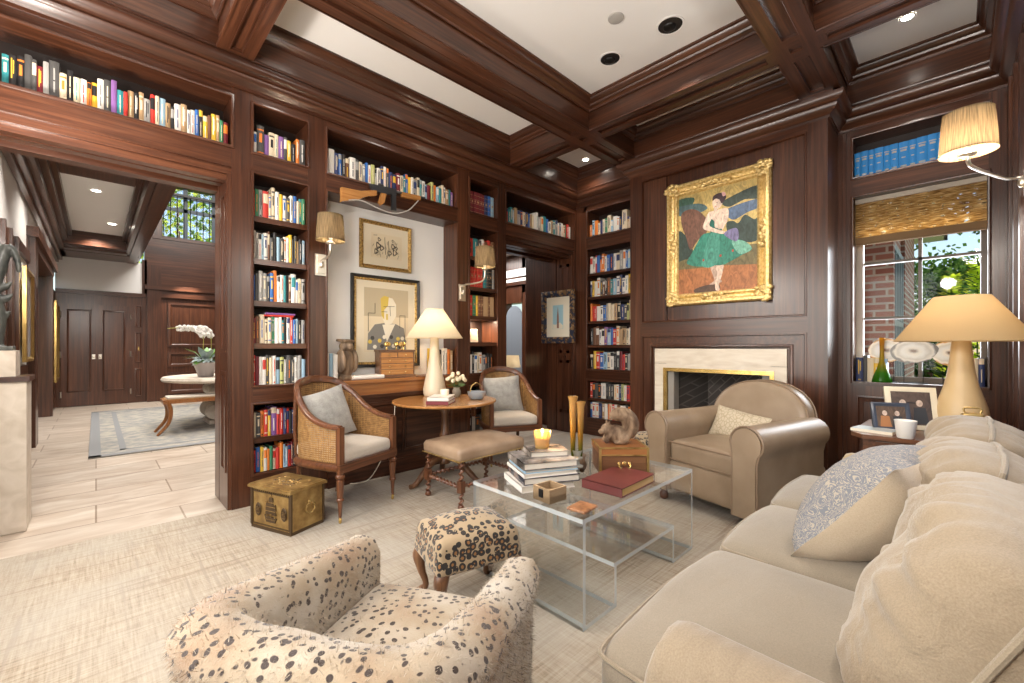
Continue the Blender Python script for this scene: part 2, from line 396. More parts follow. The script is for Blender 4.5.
frame_rect(b, 1.42, 2.797, .914, 2.55, BEAD, Y0, None)
for x0, x1 in ((.70, .724), (3.522, 3.54)):                                 # jamb linings with a slot panel and a groove
    s = -1 if x0 < 1 else 1; xf = x0 if s < 0 else x1
    b.box(x0, x1, Y0 + .012, 4.045, 0, 2.5); b.box(x0, x1, 4.065, YB, 0, 2.5)
    for z0, z1 in ((.30, 1.0), (1.2, 2.35)):
        b.box(xf, xf + s * .008, 3.80, 3.83, z0, z1); b.box(xf, xf + s * .008, 3.93, 3.96, z0, z1); b.box(xf, xf + s * .008, 3.80, 3.96, z0 - .03, z0); b.box(xf, xf + s * .008, 3.80, 3.96, z1, z1 + .03)
st(b.build('wall_back', W3 + [SHADED_BACKW[0]]))
b = B(True)                                                                  # right jamb of the far doorway
b.box(4.80, 4.836, Y0 + .01, 4.03, 0, 2.5); b.box(4.80, 4.836, 4.05, YB, 0, 2.5)
for y0, y1 in ((3.80, 3.97),):
    for z0, z1 in ((.32, .98), (1.16, 2.34)):
        b.box(4.79, 4.80, y0, y0 + .045, z0 - .04, z1 + .04); b.box(4.79, 4.80, y1 - .045, y1, z0 - .04, z1 + .04)
        b.box(4.79, 4.80, y0, y1, z0 - .04, z0); b.box(4.79, 4.80, y0, y1, z1, z1 + .04)
b.box(4.785, 4.80, 3.86, 3.90, 1.05, 1.09)
st(b.build('trim_1', W3))
st(B().box(1.42, 2.797, 3.995, 4.01, .914, 2.55).build('wall_niche', PLASTER))
b = B(True)                                                                  # desk-height counter built into the recess
b.box(1.42, 2.797, 3.70, 3.994, .885, .915, 3); b.box(1.42, 2.797, 3.725, 3.76, .775, .885, 3); b.box(1.42, 2.797, 3.735, 3.994, .0, .775)
b.box(1.42, 2.797, 3.715, 3.74, .745, .775); b.box(1.42, 2.797, 3.722, 3.74, .0, .14)
for x0, x1 in ((1.47, 2.08), (2.13, 2.75)): frame_rect(b, x0, x1, .2, .70, [(0, 0), (0, .012), (.03, .014), (.04, 0)], 3.735, None)
o = b.build('counter', W3 + [OAK[0]]); tag(o, 'dark wooden counter with apron built into the white recess', 'counter')

CROWN = [(0, 3.150), (.012, 3.150), (.014, 3.17), (.03, 3.182), (.055, 3.198), (.07, 3.218), (.074, 3.234), (.066, 3.238), (.066, 3.243), (.082, 3.247), (.105, 3.262), (.12, 3.285), (.122, 3.31), (.0, 3.312)]
BY0, BY1 = .755, 2.622
PATH = [(XL, Y0), (XW, Y0), (XW, BY1), (XF, BY1), (XF, BY0), (XW, BY0), (XW, YR), (XL, YR)]
b = B(True); b.sweep(CROWN, PATH, True, None, True)
st(b.build('trim_2', W3, sharp=35))
# ceiling beams with recessed soffit panels and beads
b = B(True)
def beam(axis, c0, c1, a0, a1, segs):
    w = c1 - c0; e = w * .31
    def bx(p0, p1, q0, q1, z0, z1): b.box(*((p0, p1, q0, q1) if axis == 0 else (q0, q1, p0, p1)), z0, z1)
    bx(a0, a1, c0 + .006, c1 - .006, ZB + (.022 if axis == 0 else .0225), ZC + .01)
    for p0, p1 in segs:
        bx(p0, p1, c0, c0 + e, ZB, ZB + .05); bx(p0, p1, c1 - e, c1, ZB, ZB + .05)
        for q0, q1 in ((p0, p0 + .055), (p1 - .055, p1)): bx(q0, q1, c0 + e - .001, c1 - e + .001, ZB + .0003, ZB + .05)
        for q in (c0 + e, c1 - e): bx(p0 + .05, p1 - .05, q - .004, q + .004, ZB - .004, ZB + .02)
AY, CY_, BX, DX = (2.52, 2.79), (.67, .93), (3.49, 3.70), (.62, .83)
for q in (AY, CY_): beam(0, *q, XL, XW, [(XL, DX[0]), (DX[1], BX[0]), (BX[1], 4.36)])
for q in (BX, DX): beam(1, *q, YR, Y0, [(YR, CY_[0]), (CY_[1], AY[0]), (AY[1], 3.65)])
for x0, x1 in (BX, DX):
    for y0, y1 in (AY, CY_):
        u, v_ = (x1 - x0) * .34, (y1 - y0) * .36
        b.box(x0, x1, y0, y0 + v_, ZB, ZB + .05); b.box(x0, x1, y1 - v_, y1, ZB, ZB + .05); b.box(x0, x0 + u, y0 + v_, y1 - v_, ZB, ZB + .05); b.box(x1 - u, x1, y0 + v_, y1 - v_, ZB, ZB + .05)
# fascias along the walls
b.box(XL - .1, 5, 3.644, 4.0, 3.31, ZC); b.box(4.78, 5.1, -.4, 4, 3.31, ZC); b.box(4.35, 4.8, BY0 - .05, BY1 + .06, 3.31, ZC)
b.box(XL - .1, 5, YR - .1, -.19, 3.31, ZC); b.box(XL - .1, -.52, YR, 4, 3.31, ZC)
xs = [(-.52, DX[0]), (DX[1], BX[0]), (BX[1], 4.78)]; ys = [(-.19, CY_[0]), (CY_[1], AY[0]), (AY[1], 3.644)]
C2 = [(0, 3.52), (.01, 3.52), (.014, 3.535), (.04, 3.552), (.046, 3.566), (.04, 3.570), (.05, 3.575), (.07, 3.595), (.076, 3.612), (.088, 3.615), (.09, 3.63)]
BD = [(-.002, ZB - .006), (.010, ZB - .006), (.013, ZB + .004), (.008, ZB + .014), (0, ZB + .016)]
for i, (x0, x1) in enumerate(xs):
    for j, (y0, y1) in enumerate(ys):
        xx = 4.35 if (i, j) == (2, 1) else x1
        p = [(x0, y1), (xx, y1), (xx, y0), (x0, y0)]
        b.sweep(C2, p, True, None, True); b.sweep(BD, p, True, None, True)
st(b.build('ceiling_beam', W3, sharp=30))

# chimney breast
b = B(True); b.T = Matrix()
FY0, FY1, FZ = 1.19, 2.17, .955                                             # firebox opening
b.box(XF, 5.3, BY0, FY0 - .02, 0, 3.5); b.box(XF, 5.3, FY1 + .02, BY1, 0, 3.5); b.box(XF + .03, 5.3, FY0 - .03, FY1 + .03, FZ, 3.5)
b.box(XF, XF + .04, FY0 - .03, FY1 + .03, 3.075, 3.4); b.box(XF, XF + .04, FY0 - .03, FY1 + .03, 1.335, 1.48)
for y0, y1 in ((BY0, .905), (2.475, BY1)): b.box(XF - .012, XF, y0, y1, 0, 3.4)
b.box(XF - .012, XF, .905, 2.475, 3.08, 3.4); b.box(XF - .012, XF, .905, 2.475, 1.335, 1.48)
b.T = TX
frame_rect(b, -2.475, -.905, 1.48, 3.08, [(-.002, .012), (0, .02), (.012, .022), (.018, .01), (.02, 0)], XF, None)
frame_rect(b, -2.475, -.905, -.1, 1.335, [(-.002, .012), (0, .018), (.014, .018), (.02, .004), (.10, .004), (.104, .022), (.118, .026), (.128, .016), (.13, 0)], XF, None)
b.T = Matrix()
st(b.build('wall_fireplace', W3))
m, nt, bs = newmat('herringbone_firebrick')
co = N(nt, 'Mapping', {'Vector': N(nt, 'TexCoord').outputs['Object'], 'Rotation': (R(45), 0, 0)}).outputs[0]
sp = N(nt, 'SeparateXYZ', {0: co}); cb = N(nt, 'CombineXYZ', {0: sp.outputs[1], 1: sp.outputs[2]})
br = N(nt, 'TexBrick', {'Vector': cb.outputs[0], 'Color1': (.10, .085, .075, 1), 'Color2': (.065, .055, .05, 1), 'Mortar': (.15, .13, .115, 1), 'Scale': 1, 'Mortar Size': .006, 'Brick Width': .20, 'Row Height': .065})
nt.links.new(br.outputs[0], bs.inputs['Base Color']); bs.inputs['Roughness'].default_value = .9
FB = m; FBS = plain('firebox_side', (.30, .275, .245), .8)
t = thing('fireplace', 'cream marble fireplace with brass edge and herringbone brick firebox', 'fireplace', (XF, 1.68, 0))
def rel(b): b.T = Matrix.Translation((-XF, -1.68, 0)); return b
b = rel(B()); x = XF - .024
b.box(x, XF + .02, 1.052, FY0 - .012, 0, 1.03); b.box(x, XF + .02, FY1 + .012, 2.312, 0, 1.03); b.box(x, XF + .02, 1.052, 2.312, 1.034, 1.192); b.box(x, XF + .02, FY0 - .0115, FY1 + .0115, FZ + .03, 1.0335)
b.build('marble_surround', MARBLE, t)
b = rel(B()); b.box(x - .012, XF + .05, FY0 - .04, FY1 + .04, FZ - .005, FZ + .032); b.box(x - .012, XF + .05, FY0 - .04, FY0 - .005, 0, FZ - .0051); b.box(x - .012, XF + .05, FY1 + .005, FY1 + .04, 0, FZ - .0051)
b.build('brass_edge', BRASSL, t)
b = rel(B()); b.box(5.02, 5.06, FY0 - .02, FY1 + .02, 0, 1.2, 0); b.box(XF + .05, 5.04, FY0 - .03, FY1 + .03, -.01, .02, 0); b.box(XF + .05, 5.04, FY0 - .03, FY1 + .03, FZ + .03, 1.0, 0)
b.prism([(XF + .05, FY0 - .03, 0), (XF + .05, FY0, 0), (5.03, FY0 + .2, 0), (5.03, FY0 - .03, 0)], (0, 0, 1.0), 0); b.prism([(XF + .05, FY1 + .03, 0), (5.03, FY1 + .03, 0), (5.03, FY1 - .2, 0), (XF + .05, FY1, 0)], (0, 0, 1.0), 0)
b.box(XF + .0, XF + .12, FY1 - .065, FY1, 0, FZ - .005, 1); b.box(XF + .0, XF + .12, FY0, FY0 + .065, 0, FZ - .005, 1)
b.build('firebox', [FB, FBS], t)

# short book wall beside the breast, window wall
b = B(True)
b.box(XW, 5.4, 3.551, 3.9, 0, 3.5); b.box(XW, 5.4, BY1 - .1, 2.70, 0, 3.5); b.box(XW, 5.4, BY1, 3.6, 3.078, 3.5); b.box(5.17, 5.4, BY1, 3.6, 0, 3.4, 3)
for z0, z1 in ((2.55, 2.72), (.752, .905), (0, .23)): b.box(XW + .002, 5.2, 2.69, 3.56, z0, z1)
b.T = TX
for z0, z1 in ((2.72, 3.078), (.905, 2.55), (.23, .752)): frame_rect(b, -3.551, -2.7, z0, z1, BEAD, XW, None)
b.T = Matrix()
st(b.build('wall_alcove', W3 + [SHADED_BACKW[1]]))
WY0, WY1 = -.17, .648
b = B(True)
b.box(XW, 5.14, WY1, .80, 0, 3.5); b.box(XW, 5.14, -.45, WY0, 0, 3.5); b.box(XW, 5.14, WY0, WY1, 3.078, 3.5); b.box(XW + .002, 5.14, WY0, WY1, 2.552, 2.722); b.box(XW + .002, 5.14, WY0, WY1, 0, .87)
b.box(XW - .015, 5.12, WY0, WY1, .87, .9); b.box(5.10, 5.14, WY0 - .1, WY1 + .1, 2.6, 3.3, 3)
b.T = TX
frame_rect(b, -WY1, -WY0, 2.722, 3.078, BEAD, XW, None); frame_rect(b, -WY1, -WY0, .9, 2.552, BEAD, XW, None)
for y0, y1 in ((.26, .62), (-.15, .2)): frame_rect(b, -y1, -y0, .12, .78, [(0, 0), (0, .012), (.012, .014), (.02, .004), (.045, .0), (.05, .006), (.07, .006)], XW, None)
b.T = Matrix()
for y in (.69, .72): b.box(XW - .01, XW, y, y + .008, 0, 3.15)
for y in (-.23, -.26): b.box(XW - .01, XW, y, y + .008, 0, 3.15)
st(b.build('wall_front', W3 + [SHADED_BACKW[1]]))
WF = plain('window_paint', (.55, .50, .44), .5); WFD = plain('window_bronze', (.10, .075, .055), .4)
b = B(); X = 5.10
b.box(X - .02, X + .05, WY1 - .05, WY1, .9, 2.552, 0); b.box(X - .02, X + .05, WY0, WY0 + .035, .9, 2.552, 1); b.box(X - .02, X + .05, WY0, WY1, .9, .95, 1); b.box(X - .02, X + .05, WY0, WY1, 2.5, 2.552, 0)
b.box(X - .006, X + .03, .205, .23, .9, 2.55, 1)
for z in (1.46, 1.96): b.box(X - .006, X + .03, WY0, WY1, z, z + .022, 1)
o = st(b.build('window_1', [WF, WFD])); st(B().box(X + .008, X + .014, WY0, WY1, .93, 2.52).build('window_glass', GLASS, o))
# walls behind and beside the camera, each with a tall window that lets the daylight in
def wall_hole(name, axis, p0, p1, a0, a1, h0, h1, z0, z1):
    b = B(True)
    def bx(q0, q1, r0, r1):
        if axis == 0: b.box(q0, q1, p0, p1, r0, r1)
        else: b.box(p0, p1, q0, q1, r0, r1)
    bx(a0, h0, 0, 3.5); bx(h1, a1, 0, 3.5); bx(h0, h1, 0, z0); bx(h0, h1, z1, 3.5)
    return st(b.build(name, W3))
wall_hole('wall_right', 0, YR - .15, YR, XL - .2, 5.2, .9, 3.5, .95, 2.6)
wall_hole('wall_left', 1, XL - .15, XL, YR - .2, Y0 + .4, .2, 3.2, .5, 2.6)
b = B()
for x in (.9, 1.75, 2.6, 3.45): b.box(x, x + .05, YR - .12, YR - .06, .95, 2.6)
for z in (.95, 1.75, 2.55): b.box(.9, 3.5, YR - .115, YR - .065, z, z + .045)
st(b.build('window_2', WF))
b = B()
for y in (.2, 1.2, 2.2, 3.15): b.box(XL - .12, XL - .06, y, y + .05, .5, 2.6)
for z in (.5, 1.55, 2.55): b.box(XL - .115, XL - .065, .2, 3.2, z, z + .045)
st(b.build('window_3', WF))
b = B(True)                                                                   # stepped panelling at the far end of the right wall
for x0, x1, o_ in ((4.70, 4.78, .03), (4.5, 4.56, .02), (4.1, 4.16, .02)): b.box(x0, x1, YR, YR + o_, 0, 3.15)
st(b.build('trim_3', W3))
# woven blind
m, nt, bs = newmat('woven_grass_blind'); out = nt.nodes['Material Output']
n = N(nt, 'TexNoise', {'Vector': coords(nt, (1, 12, 150)), 'Scale': 1, 'Detail': 4}).outputs[0]
n2 = N(nt, 'TexNoise', {'Vector': coords(nt, (1, 22, 60)), 'Scale': 1, 'Detail': 3}).outputs[0]
cc = ramp(nt, n, [(.34, (.22, .12, .045)), (.5, (.52, .33, .13)), (.64, (.78, .60, .33))])
d = N(nt, 'BsdfDiffuse', {'Color': cc}); tl = N(nt, 'BsdfTranslucent', {'Color': cc}); tr = N(nt, 'BsdfTransparent')
m1 = N(nt, 'MixShader', {0: .62, 1: d.outputs[0], 2: tl.outputs[0]}); hole = ramp(nt, n2, [(.60, (0, 0, 0)), (.66, (.8, .8, .8))])
m2 = N(nt, 'MixShader', {0: hole, 1: m1.outputs[0], 2: tr.outputs[0]}); nt.links.new(m2.outputs[0], out.inputs[0]); nt.nodes.remove(bs)
BLIND = m; BLINDS = plain('blind_band', (.20, .12, .055), .8)
t = thing('window_blind', 'woven grass roman blind pulled up at the head of the window', 'blind', (5.0, .24, 2.15))
B().box(-.002, .002, WY0 - .235, WY1 - .245, .045, .37).build('woven_cloth', BLIND, t)
b = B(); b.box(-.02, .02, WY0 - .235, WY1 - .245, .0, .05); b.tube([(0, WY0 - .235, 0), (0, WY1 - .245, 0)], .02, 8); b.build('bottom_fold', BLINDS, t)
B().box(-.02, .02, WY0 - .235, WY1 - .245, .36, .4).build('head_rail', SEATF, t)
# ------------------------------------------------------------------ bookcases and books
BC = dict(w=('white', (.74, .70, .64)), c=('cream', (.70, .59, .42)), k=('black', (.018, .017, .018)), d=('charcoal', (.07, .068, .066)), e=('grey', (.33, .32, .30)), n=('navy', (.025, .04, .13)),
  b=('blue', (.03, .13, .42)), l=('light blue', (.30, .46, .58)), t=('teal', (.03, .22, .24)), g=('green', (.05, .22, .11)), v=('olive', (.45, .46, .16)), y=('yellow', (.74, .46, .04)), o=('orange', (.72, .20, .03)),
  r=('red', (.55, .04, .028)), m=('maroon', (.17, .018, .025)), p=('purple', (.22, .10, .30)), u=('brown', (.16, .07, .035)), a=('tan', (.42, .27, .14)), z=('blue', (.012, .19, .50)))
BM = {k: plain(v[0].replace(' ', '_') + '_book_cloth', v[1], .5) for k, v in BC.items()}
def make_book(t, h, d, code, seed, style=None):
    rn = random.Random(seed); b = B(); sp = min(.006, t * .2)
    b.box(0, .0025, sp, d, 0, h, 0); b.box(t - .0025, t, sp, d, 0, h, 0); b.box(.0025, t - .0025, sp, d - .004, .003, h - .004, 1)
    pr_ = [(t * k / 6, sp * (1 - sin(pi * k / 6))) for k in range(7)]
    b.prism([(x, y, 0) for x, y in pr_] + [(t, sp + .003, 0), (0, sp + .003, 0)], (0, 0, h), 0)
    def band(z0, z1, mi, x0=.06, x1=.94):
        q = [(t * (x0 + (x1 - x0) * k / 6), sp * (1 - sin(pi * (x0 + (x1 - x0) * k / 6))) - .0007, 0) for k in range(7)]
        q = [(x, y, z0) for x, y, _ in q]; b.prism(q + [(q[-1][0], sp + .001, z0), (q[0][0], sp + .001, z0)], (0, 0, z1 - z0), mi)
    st_ = style if style is not None else rn.choice((0, 1, 1, 2, 2, 2, 2, 3, 4, 4, 5, 5, 5))
    if st_ == 0: band(h * .55, h * .9, 2)
    elif st_ == 1: band(h * .84, h * .89, 2); band(h * .1, h * .14, 2); band(h * .45, h * .75, 2, .3, .7)
    elif st_ == 2: band(h * .2, h * .48, 2, .42, .58); band(h * .52, h * .82, 2, .42, .58)
    elif st_ == 3: band(h * .78, h * .98, 2); band(h * .15, h * .6, 3, .42, .58)
    elif st_ == 4: band(h * .3, h * .9, 3, .3, .46); band(h * .45, h * .85, 3, .56, .70); band(h * .05, h * .1, 3, .3, .7)
    elif st_ == 9:
        band(h * .76, h * .80, 2, .12, .88); band(h * .66, h * .73, 2, .2, .8); band(h * .42, h * .46, 2, .3, .7); band(h * .1, h * .16, 2, .2, .8)
    elif st_ == 8:
        for z in (.12, .3, .48, .66, .84): band(h * z, h * (z + .011), 2, .0, 1)
        band(h * .53, h * .62, 2, .25, .75)
    if code in 'wc': c2, c3 = rn.choice('kbrndot'), rn.choice('kdnr')
    elif code in 'kdnmgtubpz': c2, c3 = rn.choice('wcyceo'), rn.choice('wcy')
    else: c2, c3 = rn.choice('wckn'), rn.choice('wk')
    if style == 9: c2 = 'e'
    if style == 8: c2 = 'a'
    return b, [BM[code], PAPER, BM[c2], BM[c3]]
ORD = 'zeroth first second third fourth fifth sixth seventh eighth ninth tenth eleventh twelfth thirteenth fourteenth fifteenth sixteenth seventeenth eighteenth nineteenth twentieth'.split()
TENS = {2: 'twenty', 3: 'thirty', 4: 'forty'}
def ordn(i):
    if i <= 20: return ORD[i]
    a, r_ = divmod(i, 10)
    return {2: 'twentieth', 3: 'thirtieth', 4: 'fortieth'}[a] if r_ == 0 else TENS[a] + '-' + ORD[r_]
SPECS = []
CAMP = V((0, 0, 1.22))
def row(codes, wall, a0, a1, z, h0, h1, phrase, group, setback=.04, seed=0, style=None, widths=None, lean=None):
    """codes left to right as seen; wall 'Y' (a = world X rising) or 'X' (a = world Y falling)"""
    rn = random.Random(seed + 11); cs = [c for c in codes if c != ' ']
    ws = widths or [rn.uniform(.7, 1.3) * (1.35 if c.isupper() else 1) for c in cs]
    tot = sum(ws); L = abs(a1 - a0) - .004; p = 0
    for i, (c, w) in enumerate(zip(cs, ws)):
        t = L * w / tot; h = rn.uniform(h0, h1) * (1.10 if c.isupper() else 1); 
        if style in (8, 9): h = (h0 + h1) / 2
        d = min(.22, rn.uniform(.14, .2)); sb = setback + rn.uniform(0, .015)
        if wall == 'Y': loc = V((a0 + .002 + p, Y0 + sb, z)); rz = 0
        else: loc = V((XW + sb, a0 - .002 - p, z)); rz = -90
        p += t
        dist = (loc - CAMP).length
        SPECS.append(dict(t=t - .0006, h=h, d=d, c=c.lower(), seed=seed * 100 + i, style=style, loc=loc, rz=rz, i=i + 1, n=len(cs), ph=phrase, g=group, tall=c.isupper(), sz=t * h / dist ** 2))
T = .205
row('t k k D d U e D c k c w o y W d P t r a k a e R c l a k w a w w b k y u y a g m'.replace('U', 'm'), 'Y', -.39, .715, 2.706, .165, .225, 'the high shelf over the foyer opening', 'books over the foyer opening', seed=1)
P1 = 'down beside the foyer opening'; G1 = 'books in the tall bookcase by the foyer opening'
row('w D p c c P d y k o D', 'Y', .87, 1.262, 2.706, .17, .225, 'the topmost shelf beside the foyer opening', G1, seed=2)
row('r g e R c C w y W d w b c t g', 'Y', .868, 1.262, 2.225, .19, .235, 'the second shelf ' + P1, G1, seed=3)
row('w e w l w u d k l k w w y k d a k l', 'Y', .868, 1.262, 1.896, .185, .235, 'the third shelf ' + P1, G1, seed=4)
row('b d E E k b O w W t k u W w c e', 'Y', .868, 1.262, 1.572, .19, .23, 'the fourth shelf ' + P1, G1, seed=5)
row('m u C c c g W w t k w r b l k e', 'Y', .868, 1.262, 1.241, .185, .215, 'the fifth shelf ' + P1, G1, seed=6)
row('r m w W d c w L V e D d w e l', 'Y', .868, 1.262, .914, .19, .235, 'the sixth shelf ' + P1, G1, seed=7)
row('c d o r y P r R n r k n r', 'Y', .868, 1.20, .509, .18, .215, 'the upper low shelf behind the cane armchair', G1, seed=8)
row('r B y w o g c r O l l r m k R c', 'Y', .868, 1.24, .236, .16, .2, 'the bottom shelf behind the brass chest', G1, seed=9)
row('w W n b k u W d c e b w v e w n w d n n m c t b y w e c t w l m v o l t c w a t p', 'Y', 1.425, 2.79, 2.706, .175, .225, 'the long high shelf above the white recess', 'books above the white recess', seed=10)
P2 = 'down right of the white recess'; G2 = 'books in the narrow bookcase right of the recess'
row('m m m m m m n b l', 'Y', 2.974, 3.38, 2.706, .245, .27, 'the topmost shelf right of the white recess', G2, seed=11, style=8)
row('r t d w u r u', 'Y', 2.99, 3.38, 2.225, .2, .24, 'the second shelf ' + P2, G2, seed=12)
row('r r r r r t d k e', 'Y', 2.974, 3.38, 1.884, .22, .24, 'the third shelf ' + P2, G2, seed=13, style=8)
row('k r g y u u a a u a a', 'Y', 2.974, 3.38, 1.56, .22, .24, 'the fourth shelf ' + P2, G2, seed=14, style=8)
row('d w k w c w e d k k', 'Y', 2.974, 3.35, .914, .19, .24, 'the sixth shelf ' + P2, G2, seed=15)
row('e w d l w k', 'Y', 2.974, 3.38, .509, .19, .23, 'the low shelf behind the round table', G2, seed=16)
row('k w d e t w', 'Y', 2.974, 3.38, .236, .19, .22, 'the bottom shelf behind the round table', G2, seed=26)
row('w r t t l a E n C n b a c w W e c t B w a t e w e w c g r w', 'Y', 3.53, 4.83, 2.706, .17, .23, 'the high shelf over the far doorway', 'books over the far doorway', seed=17)
P3 = 'down beside the chimney breast'; G3 = 'books in the corner bookcase by the chimney breast'
row('o l o c n c g c l W w n C a w A W w', 'X', 3.545, 2.72, 2.72, .16, .25, 'the topmost shelf beside the chimney breast', G3, seed=18)
SH = [(2.218, 'wwrboowbnwcewblwyor', 'second'), (1.895, 'nywwdukutlwnwwyeebw', 'third'), (1.56, 'orrwwbeccakndvcwrob', 'fourth'), (1.235, 'kuuwwplbrcaacwkoyw', 'fifth'), (.905, 'kyrblcwkkmrkeuokw', 'sixth'), (.508, 'rkdkwwkdkcwnvwrrorblw', 'seventh'), (.236, 'bwwnawocrauwwdorlba', 'bottom')]
for q, (z, cs, nm) in enumerate(SH): row(cs, 'X', 3.535, 2.71, z, .2, .255 if q < 5 else .215, 'the %s shelf ' % nm + P3, G3, seed=19 + q)
row('z' * 13, 'X', WY1 - .004, -.06, 2.722, .235, .236, 'the shelf above the window', 'matching blue volumes above the window', seed=40, style=9)
row('n d c y l', 'X', WY1 - .012, .42, .902, .2, .235, 'the sill beside the green vase', 'books standing on the window sill', setback=.07, seed=41)
row('d b c n', 'X', -.02, -.155, .902, .215, .25, 'the sill behind the big lamp', 'books standing on the window sill', setback=.07, seed=42)
SPECS.sort(key=lambda s: -s['sz'])
NB = 284
rest = B(); rm = []
for q, s in enumerate(SPECS):
    b, mats = make_book(s['t'], s['h'], s['d'], s['c'], s['seed'], s['style'])
    if q < NB:
        o = b.build('book', mats, None, 30, s['loc'], (0, 0, R(s['rz'])))
        nm = BC[s['c']][0] + (' tall' if s['tall'] and s['c'] != 'l' else '')
        tag(o, '%s book, %s from left on %s' % (nm, ordn(s['i']), s['ph']), 'book', s['g'])
    else:
        me = bpy.data.meshes.new('tmp'); b.bm.transform(Matrix.Translation(s['loc']) @ Matrix.Rotation(R(s['rz']), 4, 'Z'))
        ix = []
        for m in mats:
            if m not in rm: rm.append(m)
            ix.append(rm.index(m))
        for f in b.bm.faces: f.material_index = ix[f.material_index]
        b.bm.to_mesh(me); b.bm.free(); rest.bm.from_mesh(me); bpy.data.meshes.remove(me)
if rm: tag(rest.build('books', rm, None, 30), 'remaining closely packed small book spines on the corner and high shelves', 'books', kind='stuff')
# shelves: each bookcase unit with its boards
def bookcase(label, wall, a0, a1, zs, loc):
    t = thing('bookcase', label, 'bookcase', loc); L = V(loc)
    b = B(True)
    if wall == 'Y': b.box(a0 - L.x, a1 - L.x, 4.035 - L.y, 4.05 - L.y, .23, 2.55)
    else: b.box(5.155 - L.x, 5.17 - L.x, a0 - L.y, a1 - L.y, .23, 2.55)
    b.build('back_panel', SHADED_BACKW, t)
    for z in zs:
        b = B(True)
        if wall == 'Y': b.box(a0 - L.x, a1 - L.x, Y0 + .018 - L.y, 4.036 - L.y, z - .042, z)
        else: b.box(XW + .018 - L.x, 5.156 - L.x, a0 - L.y, a1 - L.y, z - .036, z)
        b.build('shelf', WOOD, t)
bookcase('tall built-in bookcase of dark wood beside the foyer opening, above the brass chest', 'Y', .864, 1.265, (2.225, 1.896, 1.572, 1.241, .509), (1.06, Y0, 0))
bookcase('narrow built-in bookcase between the white recess and the far doorway', 'Y', 2.968, 3.385, (2.225, 1.884, 1.56, 1.262, .509), (3.17, Y0, 0))
bookcase('built-in corner bookcase of dark wood beside the chimney breast', 'X', 2.70, 3.551, (2.218, 1.895, 1.56, 1.235, .508), (XW, 3.1, 0))
# flat books lying on the fifth shelf
for k, (c, nm) in enumerate((('r', 'red'), ('p', 'purple'))):
    b, mats = make_book(.014, .22, .15, c, 900 + k, 5)
    b.bm.transform(Matrix.Rotation(R(90), 4, 'Y'))
    o = b.build('book', mats, None, 30, (.95 + .01 * k, Y0 + .045, 1.241 + .228 + .016 * k), (0, 0, 0))
    tag(o, '%s book lying flat on top of the fifth row beside the foyer opening' % nm, 'book', G1)
# ------------------------------------------------------------------ furniture
def cat(pts, n=6, closed=False):
    P = [V(p) for p in pts]; out = []; m = len(P)
    for i in range(m if closed else m - 1):
        g = (lambda k: P[k % m]) if closed else (lambda k: P[max(0, min(m - 1, k))])
        a, b, c, d = g(i - 1), g(i), g(i + 1), g(i + 2)
        for k in range(n):
            t = k / n; out.append(.5 * (2 * b + (c - a) * t + (2 * a - 5 * b + 4 * c - d) * t * t + (3 * b - a - 3 * c + d) * t ** 3))
    if not closed: out.append(P[-1])
    return out
# cane
m, nt, bs = newmat('woven_cane'); out = nt.nodes['Material Output']; co = coords(nt)
sp = N(nt, 'SeparateXYZ', {0: co})
a1 = math_(nt, 'SINE', math_(nt, 'MULTIPLY', math_(nt, 'ADD', sp.outputs[0], sp.outputs[1]), 420)); a2 = math_(nt, 'SINE', math_(nt, 'MULTIPLY', sp.outputs[2], 420))
hol = math_(nt, 'MULTIPLY', math_(nt, 'GREATER_THAN', a1, .25), math_(nt, 'GREATER_THAN', a2, .25))
nz = N(nt, 'TexNoise', {'Vector': co, 'Scale': 30}).outputs[0]
nt.links.new(ramp(nt, nz, [(.3, (.24, .12, .04)), (.7, (.42, .24, .09))]), bs.inputs['Base Color']); bs.inputs['Roughness'].default_value = .5
tr = N(nt, 'BsdfTransparent'); mx = N(nt, 'MixShader', {0: hol, 1: bs.outputs[0], 2: tr.outputs[0]}); nt.links.new(mx.outputs[0], out.inputs[0])
CANE = m
def turned_leg(b, x, y, z0, z1, m=0):
    h = z1 - z0
    b.lathe([(.009, 0), (.011, .05 * h), (.017, .36 * h), (.024, .37 * h), (.026, .40 * h), (.019, .43 * h), (.021, .46 * h), (.027, .80 * h), (.019, .82 * h), (.031, .86 * h), (.031, .90 * h), (.022, .93 * h), (.028, h)], (x, y, z0), 14, m)
